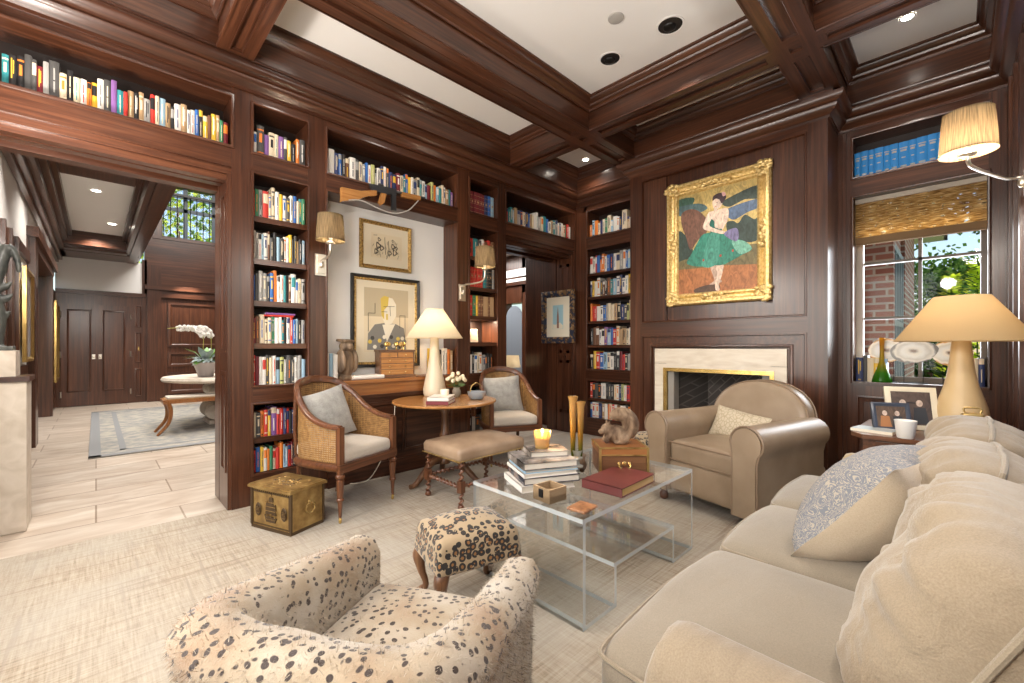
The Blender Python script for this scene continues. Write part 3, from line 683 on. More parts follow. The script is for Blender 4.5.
def cane_chair(label, loc, rz):
    t = thing('cane_armchair', label, 'armchair', loc, rz, 'cane tub armchairs by the bookcase wall')
    half = [(-.262, -.265, .655), (-.272, -.12, .668), (-.275, .03, .725), (-.255, .16, .835), (-.185, .262, .92), (-.07, .305, .952), (0, .31, .955)]
    rail = cat(half + [(-x, y, z) for x, y, z in half[-2::-1]], 5)
    b = B(True)
    n = len(rail); rs = []
    for i, p in enumerate(rail):
        d = (rail[min(n - 1, i + 1)] - rail[max(0, i - 1)]); o = V((d.y, -d.x, 0)).normalized(); up = V((0, 0, 1)); 
        if o.dot(V((p.x, p.y, 0))) < 0: o = -o
        dn = d.normalized(); up = dn.cross(o); up = up if up.z > 0 else -up
        w, hh = .023, .017 + .012 * max(0, (p.z - .8) / .15)
        rs.append([p + o * w * c * (1 if abs(c) < 1 else 1) + up * hh * s for c, s in ((1, -.7), (1, .5), (.6, 1), (-.6, 1), (-1, .5), (-1, -.7), (-.5, -1), (.5, -1))])
    b.rings(rs, 0, True)
    for sx in (-1, 1): b.box(sx * .262 - .02, sx * .262 + .02, -.285, -.245, .36, .66)           # front posts
    b.prism([(-.285, -.29, .345), (.285, -.29, .345), (.285, -.29, .405), (-.285, -.29, .405)], (0, .03, 0), 0)
    lowr = cat([(-.262, -.265, .375), (-.275, .0, .375), (-.25, .18, .375), (-.12, .29, .375), (0, .305, .375), (.12, .29, .375), (.25, .18, .375), (.275, 0, .375), (.262, -.265, .375)], 5)
    b.tube(lowr, .028, 8, 0, flat=1.1)
    for sx in (-1, 1):
        for q in ((.215, .235, .84), ): b.tube([(sx * q[0], q[1], .36), (sx * (q[0] + .01), q[1] + .01, .62), (sx * (q[0] + .012), q[1] - .005, q[2] + .03)], .014, 8)
    b.build('frame', CHW, t, 50)
    def cane(i0, i1, nm):
        b = B(); L = []
        for i in range(i0, i1 + 1):
            p = rail[i]; k = V((p.x * .985, p.y * .985, 0)); L.append([b.v((k.x, k.y, .38 + (p.z - .385) * f)) for f in [q / 4 for q in range(5)]])
        for a, c in zip(L, L[1:]):
            for j in range(4): b.f([a[j], c[j], c[j + 1], a[j + 1]], 0, True)
        b.build(nm, CANE, t, 0)
    k = n // 3
    cane(0, k, 'cane_side'); cane(k, n - 1 - k, 'cane_back'); cane(n - 1 - k, n - 1, 'cane_side')
    b = B(); b.rbox((0, -.01, .445), .50, .52, .10, .035, 0, .018, fn=lambda o: (o.x * (1 - .12 * max(0, o.y / .26)), o.y, o.z)); b.build('seat_cushion', SEATF, t)
    b = B(); b.box(-.24, .24, -.25, .25, .37, .4, 0); b.build('seat_base', DWOOD, t)
    for sx in (-1, 1):
        b = B(); turned_leg(b, sx * .262, -.265, .035, .36); l = b.build('leg', CHW[2], t)
        b = B(); b.lathe([(.007, 0), (.010, .004), (.011, .036), (.009, .04)], (sx * .262, -.265, 0), 10); b.build('brass_foot', BRASSL, l)
        b = B(); b.tube([(sx * .2, .22, .37), (sx * .2, .235, .2), (sx * .205, .29, 0)], [.022, .018, .012], 8); b.build('leg', CHW[2], t)
    return t
C1 = cane_chair('cane armchair with grey pillow in front of the tall bookcase, beside the brass chest', (1.362, 3.285, 0), 20)
C2 = cane_chair('cane armchair with grey pillow in front of the far doorway, beyond the round table', (3.215, 3.39, 0), -25)
def chair_pillow(label, ch, a, cm, w=.40):
    b = B(); b.pillow(w, .40, .14, 0); M_ = Matrix.Translation(ch.location) @ Matrix.Rotation(ch.rotation_euler.z, 4, 'Z') @ Matrix.Translation((a, .13, .685)) @ Matrix.Rotation(R(-16), 4, 'X') @ Matrix.Rotation(R(cm), 4, 'Y')
    o = b.build('throw_pillow', LINEN); o.matrix_world = M_; tag(o, label, 'pillow', 'grey linen pillows on the cane chairs')
chair_pillow('grey linen pillow, corner up, on the cane armchair beside the brass chest', C1, -.02, -9, .44)
chair_pillow('grey linen pillow on the cane armchair in front of the far doorway', C2, -.02, -3, .45)
# brass chest with embossed ships
m, nt, bs = newmat('embossed_brass'); co = coords(nt)
n1 = N(nt, 'TexNoise', {'Vector': co, 'Scale': 16, 'Detail': 6}).outputs[0]
nt.links.new(ramp(nt, n1, [(.28, (.22, .13, .045)), (.52, (.36, .23, .08)), (.75, (.50, .35, .14))]), bs.inputs['Base Color']); bs.inputs['Metallic'].default_value = .6; bs.inputs['Roughness'].default_value = .42
bump(nt, bs, n1, .35, .01); EMB = m
EMBD = plain('dark_tarnish', (.10, .062, .03), .45, .5)
t = thing('brass_chest', 'low antique brass chest embossed with sailing ships, on the carpet by the tall bookcase', 'chest', (.945, 3.184, 0), 21)
b = B(); b.box(-.125, .125, -.19, .19, .012, .272); b.build('body', EMB, t)
b = B(); b.prism([(-.145, -.21, .272), (.145, -.21, .272), (.145, .21, .272), (-.145, .21, .272)], (0, 0, .014), 0); b.prism([(-.14, -.205, .286), (.14, -.205, .286), (.14, .205, .286), (-.14, .205, .286)], (0, 0, .008), 0)
b.box(-.12, .12, -.185, .185, .294, .297)
for k in range(34): b.ell((random.uniform(-.08, .08), random.uniform(-.13, .13), .296), (random.uniform(.005, .013), random.uniform(.008, .022), .006), k % 3 == 0, 8, 4)
b.build('lid', [EMB, EMBD], t)
b = B(); b.box(-.128, .128, -.193, .193, 0, .02); b.build('plinth', EMBD, t)
def ship(b, cy, s, cz=.13):
    x = -.126
    b.prism([(x, cy - .045 * s, cz - .035 * s), (x, cy - .032 * s, cz - .06 * s), (x, cy + .035 * s, cz - .06 * s), (x, cy + .05 * s, cz - .025 * s)], (-.006, 0, 0), 0)
    for dy, w, z0, z1 in ((-.025, .016, -.02, .035), (.0, .022, -.015, .07), (.027, .014, -.02, .04)):
        b.prism([(x, cy + (dy - w) * s, cz + z0 * s), (x, cy + (dy + w) * s, cz + z0 * s), (x, cy + (dy + w * .55) * s, cz + z1 * s), (x, cy + (dy - w * .7) * s, cz + z1 * s)], (-.007, 0, 0), 0)
    b.tube([(x, cy, cz + .06 * s), (x, cy, cz + .095 * s)], .003 * s, 6)
    for dy in (-.03, 0, .028): b.tube([(x - .004, cy + dy * s, cz - .035 * s), (x - .004, cy + dy * s, cz + .05 * s)], .0022 * s, 5, 1)
    for z in (.0, .022, .045): b.tube([(x - .008, cy - .038 * s, cz + z * s), (x - .008, cy + .038 * s, cz + z * s)], .0016 * s, 5, 1)
    for q in (-.05, .05): b.tube([(x - .003, cy + q * s, cz - .02 * s), (x - .003, cy, cz + .085 * s)], .0014 * s, 5, 1)
    for q in range(7): b.ell((x - .006, cy + (-.03 + .01 * q) * s, cz - .045 * s), (.003, .003 * s, .003 * s), 1, 6, 4)
b = B(); ship(b, -.005, 1.25, .135); b.build('ship_relief', [EMBD, EMB], t)
b = B(); [b.box(-.131, -.125, *q) for q in ((-.18, .18, .245, .25), (-.18, .18, .03, .035), (-.18, -.175, .03, .25), (.175, .18, .03, .25))]; [b.ell((-.127, rn_y, .255), (.004, .004, .004), 0, 6, 4) for rn_y in [-.17 + .02 * q for q in range(18)]]; b.build('embossed_border', EMBD, t)
b = B(); [b.box(sx * .118, sx * .132, sy * .184, sy * .197, .02, .272) for sx in (-1, 1) for sy in (-1, 1)]; b.build('corner_strip', EMBD, t)
for cy in (-.13, .12):
    b = B(); b.T = Matrix.Translation((-.1255, cy, .13)) @ Matrix.Rotation(R(-90), 4, 'Y'); b.lathe([(.001, 0), (.028, .001), (.033, .005), (.03, .008), (.024, .004), (.001, .005)], (0, 0, 0), 18, 0, True, 1.35, .8); b.T = Matrix(); ship(b, cy, .42, .125); b.build('oval_medallion', [EMBD, EMB], t)
b = B(); b.T = Matrix.Translation((.01, -.195, .145)); b.tube([(.035 * cos(a * pi / 8), -.008 - .006 * (a % 2), .035 * sin(a * pi / 8)) for a in range(16)], .005, 6, 0, True); b.ell((0, -.002, .038), (.012, .01, .012)); b.build('ring_handle', BRASS, t)

# barley-twist bench
def twist(b, p0, p1, r, m=0, pitch=.045):
    p0, p1 = V(p0), V(p1); d = p1 - p0; L = d.length; d.normalize(); u = d.orthogonal().normalized(); w = d.cross(u); k = max(8, int(L / .0045)); rs = []
    for i in range(k + 1):
        a = 2 * pi * i / k * L / pitch; c = p0 + d * L * i / k + (u * cos(a) + w * sin(a)) * r * .38
        rs.append([c + (u * cos(2 * pi * j / 8) + w * sin(2 * pi * j / 8)) * r * .72 for j in range(8)])
    b.rings(rs, m)
t = thing('upholstered_bench', 'tan leather bench on dark barley-twist legs in front of the round table', 'bench', (2.26, 2.78, 0), 0)
hx, hy = .31, .22
b = B(); b.rbox((0, 0, .405), .70, .50, .10, .035, 0, .045, 8, ct=0); b.build('seat', HIDE, t)
b = B()
for k in range(40): b.ell((-.345 + .69 * k / 39, -.247, .365), (.006, .005, .006), 0, 6, 4); b.ell((-.347, -.247 + .49 * k / 39, .365), (.005, .006, .006), 0, 6, 4)
b.build('nail_heads', BRASS, t)
for sx in (-1, 1):
    for sy in (-1, 1):
        b = B(True); x, y = sx * hx, sy * hy
        twist(b, (x, y, .21), (x, y, .36), .021, 2); b.box(x - .022, x + .022, y - .022, y + .022, .13, .215, 2); twist(b, (x, y, .035), (x, y, .13), .021, 2); b.lathe([(.012, 0), (.024, .008), (.026, .02), (.018, .036)], (x, y, 0), 12, 2)
        b.build('leg', CHW, t)
for q in (((-hx, -hy), (hx, -hy)), ((-hx, hy), (hx, hy)), ((-hx, -hy), (-hx, hy)), ((hx, -hy), (hx, hy))):
    b = B(); twist(b, (*q[0], .17), (*q[1], .17), .018); b.build('stretcher', CHW[2], t)

# round tripod table
t = thing('pedestal_table', 'round honey-coloured tilt-top table on a turned tripod pedestal', 'table', (2.28, 3.235, 0), 15)
b = B(); b.lathe([(.02, .708), (.43, .708), (.462, .712), (.468, .722), (.462, .732), (.02, .734)], (0, 0, 0), 64); b.build('tabletop', FRUIT[0], t, 50)
b = B(); b.lathe([(.05, .16), (.055, .2), (.03, .23), (.028, .27), (.045, .32), (.052, .40), (.034, .46), (.03, .6), (.045, .64), (.03, .66), (.06, .69), (.09, .708)], (0, 0, 0), 20); b.build('pedestal', OLD[2], t, 60)
for k in range(3):
    a = R(45 + 120 * k); b = B(); pts = cat([(.03 * cos(a), .03 * sin(a), .21), (.13 * cos(a), .13 * sin(a), .19), (.24 * cos(a), .24 * sin(a), .09), (.31 * cos(a), .31 * sin(a), .025), (.36 * cos(a), .36 * sin(a), .018)], 5)
    b.tube(pts, [.034 - .014 * i / (len(pts) - 1) for i in range(len(pts))], 10); b.build('leg', OLD[2], t)
b = B(); b.box(.425, .455, -.02, .02, .52, .71); b.build('table_leaf_bracket', CHW[2], t)

# leopard footstools
def footstool(label, loc, rz):
    t = thing('footstool', label, 'footstool', loc, rz, 'leopard print footstools')
    b = B(); b.rbox((0, 0, .285), .42, .34, .15, .03, 0, .055, 8, fn=lambda o: (o.x * (1 - .05 * (o.z / .075)), o.y * (1 - .05 * (o.z / .075)), o.z), ct=0); b.build('cushion', LEOP, t)
    for sx in (-1, 1):
        for sy in (-1, 1):
            b = B(); x, y = sx * .165, sy * .125; pts = cat([(x, y, .235), (x + sx * .025, y + sy * .025, .19), (x + sx * .018, y + sy * .018, .12), (x, y, .05), (x + sx * .02, y + sy * .02, .01)], 5)
            b.tube(pts, [.034, .034, .034, .034, .034, .034, .032, .029, .026, .023, .021, .019, .017, .016, .015, .015, .016, .018, .02, .022, .022][:len(pts)], 10); b.ell((x + sx * .022, y + sy * .022, .012), (.026, .026, .012)); b.build('leg', OLD[2], t)
    return t
S1 = footstool('leopard print footstool with cabriole legs in front of the spotted fur chair', (1.30, 1.66, 0), -14)
dup(S1, (3.72, 2.03, 0), 10, 'leopard print footstool half hidden behind the wooden box, near the fireplace')

# acrylic waterfall table
t = thing('coffee_table', 'clear acrylic waterfall coffee table with a lower inner shelf', 'coffee table', (2.038, 1.477, 0), 0)
def slab(name, x0, x1, z0, z1, y0=-.37, y1=.37):
    b = B(); b.box(x0, x1, y0, y1, z0, z1); th = .026
    b.bm.normal_update()
    for f in b.bm.faces:
        n = f.normal; ax = [abs(n.x), abs(n.y), abs(n.z)].index(max(abs(n.x), abs(n.y), abs(n.z)))
        f.material_index = 0 if (ax, min(x1 - x0, z1 - z0)) == ((2, z1 - z0)) or (ax == 0 and x1 - x0 < th) or (ax == 2 and z1 - z0 < th) else 1
    return b.build(name, [ACRYL, ACRE], t, 0)
TH = .02; hx = .547
slab('top', -hx, hx, .459, .479)
for s in (-1, 1):
    slab('side_panel', *sorted((s * hx, s * (hx - TH))), 0, .4588)
    slab('foot', *sorted((s * (hx - TH - .0004), s * .305)), 0, TH)
    slab('inner_upright', *sorted((s * .3046, s * .285)), 0, .19)
slab('lower_shelf', -.3046, .3046, .1904, .21)
# rolled-arm leather armchair
t = thing('leather_armchair', 'taupe leather club armchair with rolled arms in front of the fireplace', 'armchair', (3.545, 1.19, 0), -105)
b = B(); b.rbox((0, .02, .22), .86, .84, .24, .03, 0); b.build('base', LEATH, t)
b = B(); b.rbox((0, -.06, .405), .56, .70, .17, .045, 0, .03, 8); b.build('seat_cushion', LEATH, t)
b = B(); b.tube([(-.275, -.405, .475), (.275, -.405, .475)], .007, 8); b.tube([(-.275, -.405, .345), (.275, -.405, .345)], .007, 8); b.build('welt', LEATHD, t)
for sx in (-1, 1):
    prof = [(.275, .10), (.275, .52)] + [(.375 + .112 * cos(a), .59 + .108 * sin(a)) for a in [R(200 - 22 * k) for k in range(12)]] + [(.445, .46), (.445, .10)]
    b = B(); b.prism([(sx * x, -.44, z) for x, z in prof], (0, .80, 0), 0, True); a_ = b.build('arm', LEATH, t, 50)
    b = B(); b.tube([(sx * x, -.445, z) for x, z in prof], .008, 8); b.build('welt', LEATHD, a_)
    b = B(); b.prism([(sx * (.36 + (x - .36) * .9), -.452, .1 + (z - .1) * .985) for x, z in prof], (0, .014, 0), 0); b.build('front_panel', LEATH, a_, 50)
n = 26; arc = [(-.375, .42), (-.385, .60)] + [(.385 * -cos(pi * k / n), .62 + .315 * sin(pi * k / n) ** .85) for k in range(1, n)] + [(.385, .60), (.375, .42)]
def bk(y, s, dz=0): return [V((x * s, y + max(0, z - .42) * .20, .42 + (z - .42) * s + dz)) for x, z in arc]
b = B(); b.rings([bk(.20, .90), bk(.205, .97), bk(.235, 1.0), bk(.33, 1.0), bk(.37, .975), bk(.385, .9)], 0, True); b.build('backrest', LEATH, t, 60)
b = B(); b.tube(bk(.235, 1.005), .007, 8); b.tube(bk(.345, 1.005), .007, 8); b.build('back_welt', LEATHD, t)
b = B(); b.rbox((0, .40, .36), .80, .14, .5, .03, 0); b.build('back_shell', LEATH, t)
for sx in (-1, 1):
    for y in (-.37, .38):
        b = B(); b.lathe([(.022, 0), (.034, .012), (.036, .04), (.026, .06), (.034, .075), (.04, .105)], (sx * .36, y, 0), 14); b.build('bun_foot', CHW[2], t)
m, nt, bs = newmat('cream_brocade'); co = coords(nt); v = N(nt, 'TexVoronoi', {'Vector': co, 'Scale': 34}); v.feature = 'DISTANCE_TO_EDGE'
nt.links.new(ramp(nt, v.outputs[0], [(.03, (.40, .33, .22)), (.12, (.56, .48, .35))]), bs.inputs['Base Color']); bs.inputs['Roughness'].default_value = .75; bump(nt, bs, v.outputs[0], .3, .005); BROC = m
b = B(); b.pillow(.46, .26, .12, 0); o = b.build('lumbar_pillow', BROC); o.matrix_world = Matrix.Translation(t.location) @ Matrix.Rotation(R(-105), 4, 'Z') @ Matrix.Translation((-.03, .09, .585)) @ Matrix.Rotation(R(-22), 4, 'X') @ Matrix.Rotation(R(7), 4, 'Y')
tag(o, 'cream brocade lumbar pillow on the leather club armchair', 'pillow')

# spotted fur tub chair, seen from behind
t = thing('spotted_fur_chair', 'low tub chair covered in black-spotted cream fur, seen from behind', 'armchair', (.521, 1.014, 0), 120)
pl = [V((x, y, 0)) for x, y in ((-.27, -.33), (-.272, -.1), (-.27, .08), (-.262, .19), (-.225, .262), (-.13, .29), (0, .295), (.13, .29), (.225, .262), (.262, .19), (.27, .08), (.272, -.1), (.27, -.33))]
pl = cat(pl, 5); rs = []
for i, p in enumerate(pl):
    d = pl[min(len(pl) - 1, i + 1)] - pl[max(0, i - 1)]; o = V((d.y, -d.x, 0)).normalized()
    if o.dot(p) < 0: o = -o
    back = max(0, min(1, (p.y + .33) / .58)); H = .57 + .10 * back ** 1.3; w = .052 + .012 * back
    sec = [(w * .75, .10), (w * .85, H - .20), (w * .9, H - .12), (w * 1.25, H - .075), (w * 1.3, H - .04), (w * .9, H - .008), (w * .2, H), (-w * .6, H - .012), (-w * 1.0, H - .05), (-w * 1.0, H - .12), (-w * .9, .30), (-w * .8, .10)]
    rs.append([p + o * a + V((0, 0, z + .005 * noise.noise(V((p.x * 12, p.y * 12, a * 30))))) for a, z in sec])
b = B(); b.rings(rs, 0, True)
fur_src = b; body_bm = b.bm.copy(); b.build('tub_back', CHEE, t, 60)
b = B(); b.rbox((0, -.06, .355), .46, .55, .15, .05, 0, .03, 8); seat_bm = b.bm.copy(); b.build('seat_cushion', CHEE, t)
b = B(); b.rbox((0, -.05, .19), .50, .56, .20, .03, 0); b.build('seat_base', CHEE, t)
b = B(); rn = random.Random(3)
for src, cnt, L in ((body_bm, 70000, .0125), (seat_bm, 12000, .006)):
    src.faces.ensure_lookup_table(); src.normal_update(); fs = [f for f in src.faces if f.calc_center_median().z > .14]; ar = [f.calc_area() for f in fs]
    cen = V((0, 0, .4))
    for f in rn.choices(fs, ar, k=cnt):
        vs = [v.co for v in f.verts]; a, c = rn.random(), rn.random()
        p = vs[0].lerp(vs[1], a).lerp(vs[-1].lerp(vs[2 % len(vs)], a), c) if len(vs) == 4 else vs[0].lerp(vs[1], a).lerp(vs[2], c)
        nn = f.normal.copy()
        d = (nn * .42 + V((rn.gauss(0, .25), rn.gauss(0, .25), rn.gauss(-.4, .25)))).normalized(); sd = d.cross(nn).normalized() * .0009; l = L * rn.uniform(.5, 1.3) * (1 if p.z > .5 else 1.5)
        b.f([b.v(p - sd - nn * .002), b.v(p + sd - nn * .002), b.v(p + d * l)], 1 if rn.random() < (.25 if p.z > .48 else .5) else 0)
o = b.build('fur', [CHEE, plain('pale_fur', (.45, .39, .31), .9)], t, 0); o['kind'] = 'stuff'
for sx in (-1, 1):
    for y in (-.26, .22):
        b = B(); b.lathe([(.016, 0), (.026, .1), (.028, .105)], (sx * .2, y, 0), 10); b.build('leg', CHW[2], t)

# sofa
SL = (1.92, .15, 0)
t = thing('sofa', 'long beige sofa with loose back cushions along the right wall', 'sofa', SL, 0)
def rl(): b = B(); b.T = Matrix.Translation((-SL[0], -SL[1], 0)); return b
b = rl(); b.rbox((1.93, .145, .21), 2.14, .74, .22, .03, 0); b.build('base', SOFAF, t)
b = rl(); b.rbox((1.93, -.20, .45), 2.2, .14, .66, .05, 0); b.build('back_frame', SOFAF, t)
def wr(seed, amp):
    def f(o):
        w = noise.noise(V((o.x * 3 + seed, o.y * 9, o.z * 11 + seed * 2))) + .5 * noise.noise(V((o.x * 7, o.y * 16 + seed, o.z * 22)))
        return (o.x, o.y + amp * .7 * w, o.z + amp * w)
    return f
for k, (x0, x1) in enumerate(((.99, 1.645), (1.645, 2.27), (2.27, 2.87))):
    b = rl(); e0, e1 = (-.135 if k == 0 else 0), (.10 if k == 2 else 0)
    cx, w = (x0 + x1) / 2, x1 - x0; 
    def tf(o, k=k, cx=cx, w=w):
        x = o.x; fr = max(0, min(1, (o.y - .10) / .08))
        if k == 0 and o.x < 0: x = o.x + fr * -.135 * (-o.x / (w / 2)) ** 3
        if k == 2 and o.x > 0: x = o.x + fr * .10 * (o.x / (w / 2)) ** 3
        q = .004 * noise.noise(V((o.x * 5 + k * 3, o.y * 5, 0)))
        return (x, o.y + .02 * (1 - (2 * o.x / w) ** 2) * max(0, o.y / .3), o.z + q)
    b.rbox((cx, .29, .412), w - .004, .66, .165, .055, 0, .035, 10, fn=tf); c_ = b.build('seat_cushion', SOFAS, t)
    b = rl()
    for zz in (.472, .352):
        pts = [(x0 + .012 + e0 * 1.0, .45, zz), (x0 + .02 + e0, .585, zz)] + [(x0 + .05 + e0 + (w - .1 - e0 + e1) * i / 8, .612 + .02 * (1 - (i / 4 - 1) ** 2), zz) for i in range(9)] + [(x1 - .02 + e1, .585, zz), (x1 - .012 + e1, .45, zz)]
        b.tube(cat(pts, 3), .006, 6)
    b.build('piping', PIPE, c_)
for k, (cx, w, cy, cz, tl) in enumerate(((1.37, .68, -.02, .665, 25), (2.0, .62, -.01, .672, 20), (2.60, .58, -.045, .675, 12))):
    M0 = Matrix.Translation((cx - SL[0], cy - SL[1], cz)) @ Matrix.Rotation(R(tl), 4, 'X') @ Matrix.Rotation(R((-2, 2, -1)[k]), 4, 'Y')
    H_ = .48
    def cf(q, u, v_, sd, k=k, w=w):
        x, y, z = q; e4 = max(abs(u), abs(v_)) ** 8
        x *= 1 - .05 * abs(v_) ** 6; z = z * (1 - .05 * abs(u) ** 6) - .018 * (1 if v_ > 0 else 0) * abs(u) ** 2 * v_
        nr = max(abs(u), abs(v_)) ** 3; amp = 1 - e4
        wv = noise.noise(V((x * 26 + k * 9, z * 3.2, sd * 3.))) * (.4 + v_ * .6 if v_ > 0 else .3) + noise.noise(V((x * 3.2, z * 24 + k * 5, sd * 7.))) * abs(u) ** 1.5 + .6 * noise.noise(V((x * 7 + 3 * k, z * 7, sd * 2.)))
        return (x, y + sd * amp * wv * .044, z + .008 * noise.noise(V((x * 8 + k, 0, 1.))) * abs(v_))
    b = B(); b.T = M0; b.pillow(w, H_, .30, 0, 34, None, -.03, 5, .5, cf); c_ = b.build('back_cushion', SOFAF, t, 0)
    b = B(); b.T = M0; pts = []
    for u, v_ in [(-1, -1 + .1 * i) for i in range(20)] + [(-1 + .1 * i, 1) for i in range(20)] + [(1, 1 - .1 * i) for i in range(21)]:
        x = u * w / 2 * (1 + .03 * (1 - v_ * v_)); z = v_ * H_ / 2 * (1 + .03 * (1 - u * u)); pts.append(cf((x, .006 * noise.noise(V((x * 9, z * 9, -1))), z), u, v_, -1))
    b.tube(pts, .0075, 8); b.build('welt', PIPE, c_)
for nm, xc in (('near', .885), ('far', 2.965)):
    sg = -1 if nm == 'near' else 1; b = rl()
    prof = [(xc - sg * .085, .10), (xc - sg * .085, .44)] + [(xc + sg * .005 + .108 * cos(a) * sg, .53 + .105 * sin(a)) for a in [R(205 - 24 * k) for k in range(11)]] + [(xc + sg * .07, .42), (xc + sg * .07, .10)]
    rr = []
    for y, s in ((-.25, .96), (-.22, 1), (.34, 1), (.40, 1.0), (.425, .97), (.44, .88), (.444, .7)): rr.append([(xc + (x - xc) * s, y, .30 + (z - .30) * s) for x, z in prof])
    b.rings(rr, 0, True); b.build('arm', SOFAF if nm == 'near' else TANF, t, 50)
for x in (.95, 2.9):
    for y in (-.18, .46):
        b = rl(); b.lathe([(.018, 0), (.03, .1)], (x, y, 0), 10); b.build('leg', CHW[2], t)
m, nt, bs = newmat('blue_grey_paisley'); co = coords(nt); wv = N(nt, 'TexNoise', {'Vector': co, 'Scale': 17, 'Detail': 2, 'Distortion': 3.0}).outputs[0]
f_ = math_(nt, 'SINE', math_(nt, 'MULTIPLY', wv, 46)); nt.links.new(ramp(nt, f_, [(.1, (.17, .18, .205)), (.5, (.29, .275, .255)), (.9, (.40, .345, .275))]), bs.inputs['Base Color']); bs.inputs['Roughness'].default_value = .8; PAIS = m
PBG = fabric('pillow_beige', (.48, .385, .27), (.60, .495, .365), 70)
b = B(); b.pillow(.52, .46, .30, 0, 18, lambda sd, u, v_: 1 if sd < 0 else 0, .05); o = b.build('throw_pillow', [PBG, PAIS])
o.matrix_world = Matrix.Translation((1.92, .195, .685)) @ Matrix.Rotation(R(166), 4, 'Z') @ Matrix.Rotation(R(-38), 4, 'X')
tag(o, 'pillow with blue-grey paisley front and beige back leaning on the middle sofa cushion', 'pillow')
b = B(); b.pillow(.36, .30, .15, 0); o = b.build('throw_pillow', TANF); o.matrix_world = Matrix.Translation((2.62, .27, .63)) @ Matrix.Rotation(R(180), 4, 'Z') @ Matrix.Rotation(R(-38), 4, 'X'); tag(o, 'tan pillow tucked in the far corner of the sofa', 'pillow')

# small wooden side table by the near sofa arm
t = thing('side_table', 'dark wooden table corner below the near sofa arm at the bottom edge', 'side table', (.66, .21, 0), 0)
b = B(True); b.box(-.13, .13, -.12, .12, .43, .455); b.build('tabletop', OAK, t)
b = B(True); b.box(-.11, .11, -.10, .10, .36, .43); b.build('apron', OAK, t)
for sx in (-1, 1):
    for sy in (-1, 1): b = B(); b.tube([(sx * .1, sy * .09, .0), (sx * .1, sy * .09, .37)], [.01, .016], 8); b.build('leg', OAK[2], t)

# end table with drawer beyond the sofa
t = thing('end_table', 'red-brown wooden end table with drawer beside the window, beyond the sofa', 'table', (3.6, .09, 0), 0)
b = B(True); b.prism([(-.35, -.34, .675), (.35, -.34, .675), (.35, .34, .675), (-.27, .36, .675), (-.35, .30, .675)], (0, 0, .025), 1); b.build('tabletop', CHW, t)
b = B(True); b.box(-.30, .30, -.30, .30, .53, .675); b.build('apron', CHW, t)
b = B(True); b.box(-.312, -.30, -.24, .24, .55, .66); dr = b.build('drawer', CHW, t)
b = B(); b.ell((-.322, 0, .605), (.012, .014, .014)); b.build('knob', BRASS, dr)
for sx in (-1, 1):
    for sy in (-1, 1): b = B(); b.tube(cat([(sx * .29, sy * .29, .56), (sx * .30, sy * .30, .4), (sx * .25, sy * .25, .1), (sx * .29, sy * .29, 0)], 5), .024, 8); b.build('leg', CHW[2], t)
# ------------------------------------------------------------------ pictures, lamps and small things
def gilt_frame(t, w, h, fw, dp, mat, name='frame', ornate=True):   # frame in local XZ plane facing -Y, centred
    b = B(); pf = [(0, 0), (0, dp * .6), (fw * .12, dp * .95), (fw * .3, dp), (fw * .45, dp * .6), (fw * .62, dp * .45), (fw * .78, dp * .7), (fw * .88, dp * .6), (fw, dp * .25), (fw, 0)]
    frame_rect(b, -w / 2, w / 2, -h / 2, h / 2, pf, 0)
    fr = b.build(name, mat, t, 25)
    if ornate:
        rn = random.Random(5)
        for sx, sz in ((-1, -1), (-1, 1), (1, -1), (1, 1), (0, 1), (0, -1), (1, 0), (-1, 0)):
            b = B(); cx, cz = sx * (w / 2 - fw * .5), sz * (h / 2 - fw * .5)
            corner = sx and sz
            for k in range(22 if corner else 16):
                a = 2 * pi * k / 16; r_ = fw * rn.uniform(.2, .75)
                ex, ez = (r_ * cos(a), r_ * sin(a)) if corner else (((k / 15 - .5) * 2.6 * fw, rn.uniform(-.3, .3) * fw) if sz else (rn.uniform(-.3, .3) * fw, (k / 15 - .5) * 2.6 * fw))
                s_ = fw * rn.uniform(.10, .2); b.ell((cx + ex * .8, -dp * .8, cz + ez * .8), (s_ * 1.3, s_ * .8, s_), 0, 8, 5)
            b.build('scroll_ornament', mat, fr)
    return fr
PC = {k: plain('paint_' + k, v, .45) for k, v in dict(och=(.42, .29, .10), grn=(.05, .115, .08), yel=(.52, .38, .13), blu=(.075, .12, .20), dgn=(.03, .05, .04), tea=(.07, .13, .14), roc=(.15, .07, .045), org=(.38, .14, .045), olv=(.16, .125, .05), shd=(.09, .045, .025), skn=(.68, .52, .41), skd=(.52, .36, .27), hai=(.045, .02, .025), pnk=(.62, .35, .35), bod=(.01, .12, .09), skt=(.03, .20, .14), sk2=(.16, .40, .30), sk3=(.06, .27, .20), fan=(.18, .16, .30), red=(.5, .05, .03)).items()}
PK = list(PC)
def brushy(m):
    nt = m.node_tree; bs = nt.nodes['Principled BSDF']; c = bs.inputs['Base Color'].default_value[:3]
    n = N(nt, 'TexNoise', {'Vector': coords(nt, (1, 1, .5)), 'Scale': 26, 'Detail': 4, 'Distortion': 1.5}).outputs[0]
    nt.links.new(ramp(nt, n, [(.3, tuple(x * .6 for x in c)), (.7, tuple(min(1, x * 1.35) for x in c))]), bs.inputs['Base Color']); bump(nt, bs, n, .2, .003)
for m in PC.values(): brushy(m)
